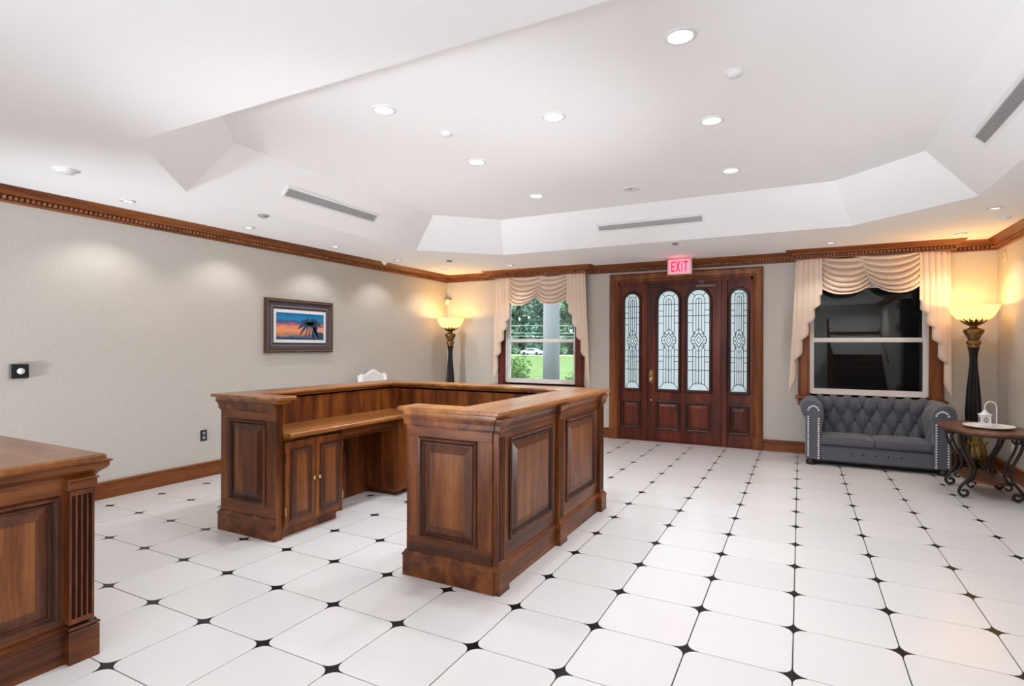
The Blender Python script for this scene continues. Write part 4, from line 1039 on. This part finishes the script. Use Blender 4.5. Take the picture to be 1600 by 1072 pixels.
# ------------------------------------------------------------------ sofa
sf = thing('tufted_sofa', (1.72, 11.75, 0), 'slate grey tufted two-seat sofa with rolled arms and nailheads under the dark window', 'sofa')
SX0, SX1, SY0, SY1 = .10, 3.46, 10.98, 12.34
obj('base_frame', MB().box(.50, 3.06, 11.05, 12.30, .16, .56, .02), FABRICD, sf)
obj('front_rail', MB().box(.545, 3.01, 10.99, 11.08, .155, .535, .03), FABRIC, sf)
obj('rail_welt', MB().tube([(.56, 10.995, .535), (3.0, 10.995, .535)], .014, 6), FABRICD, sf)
for k in range(5):
    o = obj('rail_button', MB().ball((1.26 + k * .27, 10.985, .37), .022, 10, 6, sc=(1, .5, 1)), BUTTON, sf)
def cushion(x0, x1, y0, y1, z0, z1):
    def fn(u, v):
        a = 2 * u - 1; b = 2 * v - 1
        return a, b
    mb = MB(); n = 18
    xm, ym, hw, hd = (x0 + x1) / 2, (y0 + y1) / 2, (x1 - x0) / 2, (y1 - y0) / 2
    def top(u, v):
        a, b = 2 * u - 1, 2 * v - 1
        crown_ = (1 - a ** 4) * (1 - b ** 4); e = max(abs(a), abs(b))
        rx = a * (hw - .0); ry = b * hd
        return (xm + rx, ym + ry, z1 - .05 + .075 * crown_ ** .5)
    mb.grid(top, n, n)
    def bot(u, v):
        p = top(u, v); return (p[0], p[1], z0)
    mb.grid(bot, 2, 2)
    def side(pts):
        m = len(pts)
        for i in range(m):
            pass
    # side band, slightly bulged
    ring = [(x0 + (x1 - x0) * k / n, y0) for k in range(n)] + [(x1, y0 + (y1 - y0) * k / n) for k in range(n)] + [(x1 - (x1 - x0) * k / n, y1) for k in range(n)] + [(x0, y1 - (y1 - y0) * k / n) for k in range(n)]
    m = len(ring); vs = []; lev = [(z0, 0), (z0 + .03, .018), ((z0 + z1) / 2, .028), (z1 - .07, .018), (z1 - .05, 0)]
    for z, b in lev:
        for i, (x, y) in enumerate(ring):
            dx = (x - xm) / hw; dy = (y - ym) / hd; e = max(abs(dx), abs(dy))
            vs.append((x + (b if dx > .999 else -b if dx < -.999 else 0), y + (b if dy > .999 else -b if dy < -.999 else 0), z))
    mb.add(vs, [(k * m + i, k * m + (i + 1) % m, (k + 1) * m + (i + 1) % m, (k + 1) * m + i) for k in range(len(lev) - 1) for i in range(m)], True)
    c = obj('seat_cushion', mb, FABRIC, sf)
    w_ = MB()
    for z in (z0 + .015, z1 - .055): w_.tube([(x, y, z) for x, y in ring], .013, 5, closed=True)
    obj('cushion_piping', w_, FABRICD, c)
cushion(.56, 1.772, 11.02, 12.0, .56, .80)
cushion(1.785, 3.0, 11.02, 12.0, .56, .80)
def tuft(a, b):
    """a,b lattice coordinates: deep at lattice points, creased on the diagonals"""
    p = abs(math.sin(PI * (a + b))) ; q = abs(math.sin(PI * (a - b)))
    h = (p * q) ** .55
    return h
# backrest: profile in (y,z), inside face, roll, outer face
BP = [(11.98, .70), (12.00, .85), (12.025, 1.05), (12.05, 1.25), (12.06, 1.40), (12.035, 1.52), (12.03, 1.60), (12.06, 1.685), (12.13, 1.735), (12.21, 1.745), (12.29, 1.715), (12.335, 1.65), (12.34, 1.56), (12.31, 1.48), (12.28, 1.40), (12.28, .9), (12.28, .2)]
def lerp_prof(P, t):
    ls = [0]
    for a, b in zip(P[:-1], P[1:]): ls.append(ls[-1] + math.hypot(b[0] - a[0], b[1] - a[1]))
    s = t * ls[-1]
    for k in range(len(P) - 1):
        if s <= ls[k + 1] or k == len(P) - 2:
            u = (s - ls[k]) / (ls[k + 1] - ls[k]); a, b = P[k], P[k + 1]
            tx, tz = (b[0] - a[0]), (b[1] - a[1]); l = math.hypot(tx, tz)
            return (a[0] + tx * u, a[1] + tz * u, -tz / l, tx / l, s)
TUFTLEN = 1.18
TX0, TW, TS0, TR = .555, .1725, .12, .36
btn = []
def back_fn(u, v):
    y, z, ny, nz, s = lerp_prof(BP, v)
    x = .50 + (3.06 - .50) * u
    h = 0
    if s < TUFTLEN:
        a = (x - TX0) / TW; b = (s - TS0) / (2 * TR)
        h = .13 * tuft(a / 2, b) * min(1, (TUFTLEN - s) / .12 + .25)
    return (x, y + ny * h, z + nz * h)
obj('backrest', MB().grid(back_fn, 150, 96), FABRIC, sf)
bk = MB()
tot = sum(math.hypot(b_[0] - a_[0], b_[1] - a_[1]) for a_, b_ in zip(BP[:-1], BP[1:]))
for j in range(0, 4):
    for i in range(0, 20):
        if (i + j) % 2: continue
        x = TX0 + i * TW; s_ = TS0 + j * TR
        if not (.54 < x < 3.02) or s_ > TUFTLEN - .1: continue
        y, z, ny, nz, _ = lerp_prof(BP, s_ / tot); bk.ball((x, y + ny * .012, z + nz * .014), .032, 8, 5)
obj('tuft_buttons', bk, BUTTON, sf, kind='stuff')
def arm(side):
    # profile in (x,z) for the right arm, inner face first; mirrored for the left
    AP = [(3.00, .60), (3.00, .80), (2.995, 1.0), (2.985, 1.15), (2.965, 1.28), (2.955, 1.40), (2.975, 1.53), (3.03, 1.64), (3.12, 1.715), (3.23, 1.745), (3.34, 1.72), (3.43, 1.64), (3.475, 1.52), (3.46, 1.40), (3.40, 1.30), (3.365, 1.22), (3.36, .9), (3.36, .16)]
    mx = (lambda x: x) if side > 0 else (lambda x: 2 * 1.78 - x)
    tot = sum(math.hypot(b[0] - a[0], b[1] - a[1]) for a, b in zip(AP[:-1], AP[1:]))
    def fn(u, v):
        x, z, nx, nz, s = lerp_prof(AP, v); y = 11.04 + (12.30 - 11.04) * u
        h = 0
        if .1 < s < 1.75:
            a = (y - 11.12) / .72; b = (s - .1) / .62
            edge = min(1, max(0, (y - 11.10) / .12)) * min(1, (1.75 - s) / .2)
            h = .05 * tuft(a, b * .5 * 1.2) * edge
        return (mx(x + nx * h), y, z + nz * h)
    am = obj('arm', MB().grid(fn, 60, 90), FABRIC, sf)
    fp = MB(); n = len(AP); lp = [(mx(x), z) for x, z in AP] + [(mx(3.0), .16)]
    m = len(lp)
    if side < 0: lp = list(reversed(lp))
    cx_ = sum(x for x, z in lp) / m
    def ins(d): return offset_poly(lp, -d) if True else lp
    ccw = sum(lp[i - 1][0] * lp[i][1] - lp[i][0] * lp[i - 1][1] for i in range(m)) > 0
    if not ccw: lp = list(reversed(lp))
    rings = [(lp, 11.05), (lp, 11.005), (offset_poly(lp, -.02), 10.985), (offset_poly(lp, -.045), 10.98)]
    vs = [(x, y, z) for r, y in rings for x, z in r]
    fs = [(k * m + i, k * m + (i + 1) % m, (k + 1) * m + (i + 1) % m, (k + 1) * m + i) for k in range(3) for i in range(m)] + [tuple(3 * m + i for i in range(m))]
    fp.add(vs, fs)
    obj('arm_front', fp, FABRIC, am)
    nl = MB(); path = []
    xi, xo = 3.055, 3.30
    z = .20
    while z < 1.30: path.append((xi, z)); z += .066
    for k in range(1, 8):
        a = PI - PI * k / 8; path.append((3.178 + .135 * math.cos(a), 1.42 + .17 * math.sin(a)))
    z = 1.30
    while z > .19: path.append((xo, z)); z -= .066
    for x, z in path: nl.ball((mx(x), 10.975, z), .025, 8, 4, sc=(1, .5, 1))
    obj('nailhead_trim', nl, NAIL, am, kind='stuff')
arm(1); arm(-1)
for x in (.33, 3.22):
    for y in (11.12, 12.2):
        obj('foot', MB().lathe([(.11, 0), (.125, .03), (.12, .10), (.10, .13), (.10, .165)], x, y, 16), SOFAFOOT, sf)
obj('base_shadow_board', MB().box(.30, 3.26, 11.10, 12.25, .10, .165), SOFAFOOT, sf)

# ------------------------------------------------------------------ oval table
ot = thing('oval_table', (3.58, 9.42, 0), 'oval wood-topped side table with scrolled dark iron legs beside the sofa', 'table')
TZT = 1.45
TABW = woods('table_top_wood', (0.065, 0.019, 0.008), (0.115, 0.036, 0.014), (0.175, 0.062, 0.024), rough=.3)
def oval(a, b, cx, cy, n=48): return [(cx + a * math.cos(2 * PI * k / n), cy + b * math.sin(2 * PI * k / n)) for k in range(n)]
obj('table_top', MB().prism(oval(.76, 1.20, 3.58, 9.42), TZT - .05, TZT, .014), TABW[1], ot)
obj('top_apron', MB().prism(oval(.71, 1.14, 3.58, 9.42), TZT - .095, TZT - .05, .01), WM[1], ot)
obj('lower_shelf', MB().prism(oval(.40, .78, 3.58, 9.42), .34, .40, .012), TABW[1], ot)
for sx in (1, -1):
    for sy in (1, -1):
        y = 9.42 + sy * .57; mb = MB()
        def P(r_, z_, off=0): return (3.58 + sx * r_, y + sy * off, z_)
        crv = [(.50, 1.36), (.53, 1.28), (.53, 1.16), (.49, 1.02), (.42, .88), (.34, .74), (.30, .62), (.30, .52), (.34, .42), (.42, .33), (.48, .25)]
        sc_ = []
        for q in range(13):
            a = .8 - q * .55; rad = .115 - .006 * q; sc_.append((.43 + rad * math.cos(a), .115 + rad * math.sin(a)))
        full = crv + sc_
        # smooth the chain a little
        for _ in range(2): full = [full[0]] + [((full[k - 1][0] + 2 * full[k][0] + full[k + 1][0]) / 4, (full[k - 1][1] + 2 * full[k][1] + full[k + 1][1]) / 4) for k in range(1, len(full) - 1)] + [full[-1]]
        mb.tube([P(a, b, .03) for a, b in full], .030, 7)
        mb.tube([P(a - .085, b, -.03) for a, b in full[:9]] + [P(full[9][0] - .04, full[9][1] - .01, -.02)], .026, 7)
        top_s = [(.50, 1.35)]
        for q in range(11):
            a = -PI * .1 - q * .6; rad = .085 - .005 * q; top_s.append((.42 + rad * math.cos(a), 1.27 + rad * math.sin(a)))
        mb.tube([P(a, b, -.02) for a, b in top_s], .022, 6)
        lo = []
        for q in range(11):
            a = PI * .9 - q * .6; rad = .085 - .005 * q; lo.append((.30 + rad * math.cos(a), .27 + rad * math.sin(a)))
        mb.tube([P(a, b, -.04) for a, b in [(.31, .40)] + lo], .022, 6)
        mb.tube([P(.46, .02, .03), P(.44, .012, .03)], .03, 7)
        obj('scroll_leg', mb, IRON, ot)
tr = thing('round_tray', (3.66, 9.30, TZT), 'flat white round tray on the oval table', 'tray')
obj('tray_plate', MB().lathe([(.30, TZT + .0), (.40, TZT + .02), (.44, TZT + .045), (.43, TZT + .05), (.38, TZT + .03), (.001, TZT + .025)], 3.66, 9.30, 40, caps=False), TRAY, tr)
obj('tray_rim', MB().tube([(3.66 + .435 * math.cos(2 * PI * k / 40), 9.30 + .435 * math.sin(2 * PI * k / 40), TZT + .05) for k in range(40)], .012, 6, closed=True), TRAY, tr)
lx, ly, lz = 3.62, 9.40, TZT + .03
ln_ = thing('hanging_lantern', (lx, ly, lz), 'small white lantern with a tall hooked stand on the white tray', 'lantern')
lan = MB()
obj('lantern_base', MB().box(lx - .11, lx + .11, ly - .11, ly + .11, lz, lz + .03, .008), TRAY, ln_)
for dx in (-.095, .095):
    for dy in (-.095, .095):
        obj('corner_post', MB().box(lx + dx - .014, lx + dx + .014, ly + dy - .014, ly + dy + .014, lz + .03, lz + .29), TRAY, ln_)
for (o_, u_, n_) in (((lx - .095, ly - .1, lz + .03), X, nY), ((lx + .1, ly - .095, lz + .03), Y, (1, 0, 0)), ((lx + .095, ly + .1, lz + .03), nX, Y), ((lx - .1, ly + .095, lz + .03), nY, nX)):
    pn = obj('side_panel', MB().rect(o_, u_, Z, n_, .19, .26, [(0, -.008), (0, .0), (.018, .002)], ), TRAY, ln_)
    orn = MB(); O, U_, N_ = Vector(o_), Vector(u_), Vector(n_); c = O + U_ * .095 + Vector(Z) * .13 + N_ * .006
    for q in range(5):
        a = 2 * PI * q / 5; orn.ball(c + U_ * .038 * math.cos(a) + Vector(Z) * .05 * math.sin(a), .022, 6, 4)
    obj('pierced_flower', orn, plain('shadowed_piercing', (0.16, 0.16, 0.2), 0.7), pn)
obj('roof', MB().lathe([(.155, lz + .29), (.15, lz + .31), (.08, lz + .34), (.065, lz + .37), (.03, lz + .40), (.02, lz + .43)], lx, ly, 4 * 6), TRAY, ln_)
obj('ring', MB().tube([(lx + .025 * math.cos(a * PI / 5), ly, lz + .455 + .025 * math.sin(a * PI / 5)) for a in range(10)], .008, 5, closed=True), TRAY, ln_)
hk = [(lx + .24, ly, lz)] + [(lx + .24, ly, lz + .1 * k) for k in range(1, 6)]
for k in range(1, 13):
    a = PI * k / 12; hk.append((lx + .12 + .12 * math.cos(a), ly, lz + .5 + .15 * math.sin(a)))
hk += [(lx, ly, lz + .48)]
obj('hook_stand', MB().tube(hk, .015, 7), TRAY, ln_)
obj('hook_foot', MB().box(lx - .11, lx + .27, ly - .02, ly + .02, lz - .0, lz + .012), TRAY, ln_)

for ch in kids(ln_):
    for q_ in [ch] + kids(ch):
        for v_ in q_.data.vertices: v_.co *= .82

# ------------------------------------------------------------------ white chair behind the counter
wc = thing('white_chair', (-11.75, 7.75, 0), 'white upholstered chair with a humped back, just showing above the counter', 'chair')
def chair_back(u, v):
    s = 2 * u - 1; hump = 2.26 + .16 * math.cos(min(1, abs(s) / .72) * PI / 2) ** 1.5 + .03 * (abs(s) > .8)
    z = 1.0 + (hump - 1.0) * v
    return (-12.10 - .16 * (z - 1.0) / 1.4 + .02 * (1 - s * s), 7.75 + s * .58, z)
bkm = MB(); fr_, n_ = 20, 10
def both(u, v):
    # wrap front and back surfaces: v 0..1 front, 1..2 back
    if v <= .5: x, y, z = chair_back(u, v * 2); return (x + .07, y, z)
    x, y, z = chair_back(u, 2 - v * 2); return (x - .07, y, z)
bkm.grid(both, 28, 24)
for s in (0, 1):
    vsx = [both(s, k / 24) for k in range(25)]; bkm.add(vsx, [tuple(range(25))])
obj('backrest', bkm, WHITEFAB, wc)
for s in (-.56, .56):
    obj('scroll_end', MB().tube([(-12.06, 7.75 + s, 1.0), (-12.14, 7.75 + s, 1.7), (-12.20, 7.75 + s, 2.24)], [.08, .085, .09], 10), WHITEFAB, wc)
obj('seat', MB().box(-12.1, -10.95, 7.2, 8.3, .78, 1.04, .06), WHITEFAB, wc)
for x in (-12.0, -11.05):
    for y in (7.28, 8.22): obj('leg', MB().lathe([(.04, 0), (.055, .4), (.06, .79)], x, y, 10), TRAY, wc)

# ------------------------------------------------------------------ what the dark window mirrors: stair hall behind the camera
st = thing('staircase', (3.1, -8, 0), 'dark wooden staircase at the back of the hall, mirrored in the dark window', 'staircase')
NST = 7; y0 = -6.6
for k in range(NST):
    z = (k + 1) * .39; yk = y0 - k * .55
    obj('riser', MB().box(1.75, 4.6, yk - .03, yk, z - .39, z - .03), WM[0], st)
    obj('tread', MB().box(1.70, 4.6, yk - .60, yk + .04, z - .04, z, .01), WD[0], st)
obj('newel_post', MB().box(1.52, 1.78, y0 - .2, y0 + .06, 0, 2.75, .02).box(1.48, 1.82, y0 - .24, y0 + .10, 2.75, 2.85, .02).ball((1.65, y0 - .07, 2.98), .13, 12, 8), WO[2], st)
obj('handrail', MB().tube([(1.65, y0 - .1, 2.6), (1.65, y0 - 3.4, 5.0)], .07, 8), WD[1], st)
for k in range(6):
    yy = y0 - .4 - k * .52; obj('baluster', MB().lathe([(.03, .39 * (k + 1)), (.05, .39 * (k + 1) + .5), (.03, .39 * (k + 1) + 2.0)], 1.65, yy, 8), WD[2], st)
obj('wall_rail', MB().tube([(4.5, y0 + .5, 2.3), (4.5, y0 - 3.7, 4.4)], .05, 8), WO[1], st)
obj('landing', MB().box(1.7, 4.6, -10.58, y0 - 3.85, 0, 2.73), WM[0], st)
obj('landing_rail', MB().box(1.7, 4.58, -10.55, -10.45, 4.1, 4.2), WD[0], st)
can('added_hall_light', 3.2, -8.4, CZ, .19, 'added recessed light over the staircase, brightening the hall mirrored in the dark window', None, 34.0)  # fixture added out of view so the mirrored stair reads brighter
ck = thing('tall_clock', (4.25, 1.8, 0), 'dark wooden tall case clock by the right wall, seen only in the dark window', 'clock')
obj('clock_base', MB().box(3.92, 4.6, 1.2, 2.4, 0, 1.5, .03), WM[2], ck)
obj('clock_trunk', MB().box(4.05, 4.6, 1.35, 2.25, 1.5, 3.9, .02), WDm[2], ck)
obj('clock_hood', MB().box(3.95, 4.6, 1.22, 2.38, 3.9, 5.2, .03).box(3.88, 4.6, 1.15, 2.45, 5.2, 5.32, .03), WM[2], ck)
fc = MB().lathe([(.36, 0), (.36, .02), (.001, .02)], 0, 0, 24, caps=False); fc.v = [(3.95 - z, 1.8 + x, 4.55 + y) for x, y, z in fc.v]
obj('clock_face', fc, TRAY, ck)

# ------------------------------------------------------------------ outdoors
GZ = -.8
obj('lawn', MB().box(-420, 120, 19.2, 214, GZ - .1, GZ).box(-420, 120, 236, 420, GZ - .1, GZ), GRASS, kind='structure', origin=(0, 0, 0))
obj('road', MB().box(-420, 120, 214, 236, GZ - .1, GZ - .01), ASPH, kind='structure', origin=(0, 0, 0))
obj('porch_floor', MB().box(-16, 9, BY + .45, 19.2, GZ - .1, -.06), CONC, kind='structure', origin=(0, 0, 0))
def colm(x, y, r, label):
    t = thing('porch_column', (x, y, -.06), label, 'column', 'porch columns')
    obj('shaft', MB().lathe([(r, .2), (r * .97, 3), (r * .9, 9)], x, y, 32), STUCCO, t)
    obj('column_base', MB().box(x - r * 1.2, x + r * 1.2, y - r * 1.2, y + r * 1.2, -.06, .1, .02).lathe([(r * 1.15, .1), (r * 1.2, .15), (r * 1.05, .2)], x, y, 28), STUCCO, t)
colm(-10.02, 17.2, .39, 'round grey porch column seen through the daylit window')
colm(-2.75, 17.2, .33, 'round grey porch column behind the right half of the door glass')
colm(-1.62, 17.2, .33, 'round grey porch column behind the right sidelight')
def leaf_cloud(mb, blobs, n, size, rnd):
    for _ in range(n):
        c, r = blobs[rnd.randrange(len(blobs))]
        d = Vector((rnd.gauss(0, 1), rnd.gauss(0, 1), rnd.gauss(0, 1))).normalized() * (rnd.random() ** .35)
        p = Vector(c) + Vector((d.x * r[0], d.y * r[1], d.z * r[2]))
        a = Vector((rnd.gauss(0, 1), rnd.gauss(0, 1), rnd.gauss(0, .6))).normalized(); b = a.cross(Vector((rnd.gauss(0, 1), rnd.gauss(0, 1), rnd.gauss(0, 1)))).normalized()
        s = size * (.6 + .8 * rnd.random())
        mb.add([p - a * s, p + b * s * .5, p + a * s, p - b * s * .5], [(0, 1, 2, 3)])
rnd = random.Random(3)
for k, (x, y, s) in enumerate(((-11.55, 16.6, 1.15), (-8.80, 17.6, .9), (-8.25, 16.5, .8))):
    t = thing('leafy_shrub', (x, y, -.8), ('bushy green shrub outside the daylit window, left of the column', 'green shrub outside the daylit window, just right of the column', 'smaller green shrub at the right edge of the daylit window')[k], 'shrub')
    mb = MB(); bl = [((x + rnd.uniform(-.45, .45) * s, y + rnd.uniform(-.4, .4) * s, .6 + rnd.uniform(0, 1.6) * s), (.42 * s, .42 * s, .42 * s)) for _ in range(16)]
    leaf_cloud(mb, bl, 1500, .085, rnd); obj('foliage', mb, SHRUBL, t)
    stm = MB()
    for q in range(6): stm.tube([(x, y, -.85), (x + rnd.uniform(-.3, .3), y + rnd.uniform(-.3, .3), .6), (x + rnd.uniform(-.5, .5), y + rnd.uniform(-.4, .4), 1.6 * s)], .02, 5)
    obj('stems', stm, BARK, t)
protos = []
for q in range(3):
    t = thing('roadside_tree', (0, 0, 0), ('blue-green leafy tree in the wood across the road', 'mid green leafy tree in the wood across the road', 'dark green leafy tree in the wood across the road')[q], 'tree', ('blue-green', 'mid green', 'dark green')[q] + ' trees across the road')
    mb = MB(); bl = []
    H = 40 + 6 * q
    for n_ in range(46):
        zz = rnd.uniform(2, H) if n_ > 8 else rnd.uniform(0, 6); rr = 4.2 * (1 - .3 * abs(zz / H - .5)); a = rnd.uniform(0, 2 * PI); d = rr * rnd.random() ** .5
        bl.append(((d * math.cos(a), d * math.sin(a), zz), (2.6, 2.6, 2.8)))
    leaf_cloud(mb, bl, 8000, .85, rnd); obj('crown', mb, LEAFS[q], t)
    tm = MB().tube([(0, 0, GZ), (.3, .2, 12), (-.3, .3, 24), (.2, 0, H - 4)], [.8, .65, .45, .2], 8)
    for _ in range(7):
        z = rnd.uniform(8, H - 8); a = rnd.uniform(0, 2 * PI); tm.tube([(0, 0, z), (2.5 * math.cos(a), 2.5 * math.sin(a), z + 4), (5 * math.cos(a), 5 * math.sin(a), z + 6)], [.3, .2, .08], 6)
    obj('trunk', tm, BARK, t); protos.append(t)
spots = []
for row, (yy, x0_, x1_) in enumerate(((256, -180, -70), (272, -196, -74), (288, -200, -82))):
    x = x0_ + 4.5 * row
    while x < x1_: spots.append((x, yy + rnd.uniform(-1, 1))); x += rnd.uniform(13.6, 14.2)
for k, (x, y) in enumerate(spots):
    q = (k * 7 // 5) % 3 if k > 2 else k
    if k < 3: protos[q].location = Vector((x, y, 0)) * T
    else: dup(protos[q], (x, y, 0))
for k, z in enumerate((10.2, 7.9, 6.9)):
    pts = [(-260 + 20 * q, 150, z - 1.1 * math.sin(PI * (q % 8) / 8)) for q in range(17)]
    obj('power_line', MB().tube(pts, .07, 5), plain('cable_grey', (.45, .5, .5), .6), label=('uppermost power line across the trees outside', 'middle power line across the trees outside', 'lowest power line across the trees outside')[k], cat='cable')
CX = -109.5
car = thing('parked_car', (CX, 224, GZ), 'silver car passing on the road beyond the lawn, seen through the window', 'car')
prof = [(-5.2, .7), (-5.1, 1.7), (-4.2, 2.05), (-2.6, 2.2), (-1.4, 3.15), (1.6, 3.2), (3.0, 2.3), (4.7, 2.05), (5.2, 1.5), (5.2, .7)]
bm_ = MB(); n = len(prof)
ring = [(2.0, 0), (2.0, 1)]
vs = []
for yy, sc2 in ((-2.0, .93), (-1.8, 1.0), (1.8, 1.0), (2.0, .93)): vs += [(CX + a * sc2, 224 + yy, GZ + .1 + b * (sc2 if b > 1 else 1)) for a, b in prof]
bm_.add(vs, [(k * n + i, k * n + (i + 1) % n, (k + 1) * n + (i + 1) % n, (k + 1) * n + i) for k in range(3) for i in range(n)] + [tuple(range(n)), tuple(3 * n + i for i in range(n))])
obj('car_body', bm_, CARPAINT, car)
gm = MB(); gl = [(-2.3, 2.1), (-1.35, 2.95), (1.5, 3.0), (2.6, 2.15)]
for yy in (-2.03, 2.03): gm.add([(CX + a, 224 + yy * .985, GZ + .0 + b) for a, b in gl], [(0, 1, 2, 3)])
obj('side_windows', gm, CARGLASS, car, solid=.03)
for a in (-3.3, 3.2):
    for yy in (-1.95, 1.95):
        wv_ = MB().lathe([(.001, -.2), (.75, -.2), (.8, -.1), (.8, .1), (.75, .2), (.001, .2)], 0, 0, 18, caps=False); wv_.v = [(CX + a + x, 224 + yy + z, GZ + .8 + y) for x, y, z in wv_.v]
        obj('wheel', wv_, RUBBER, car)
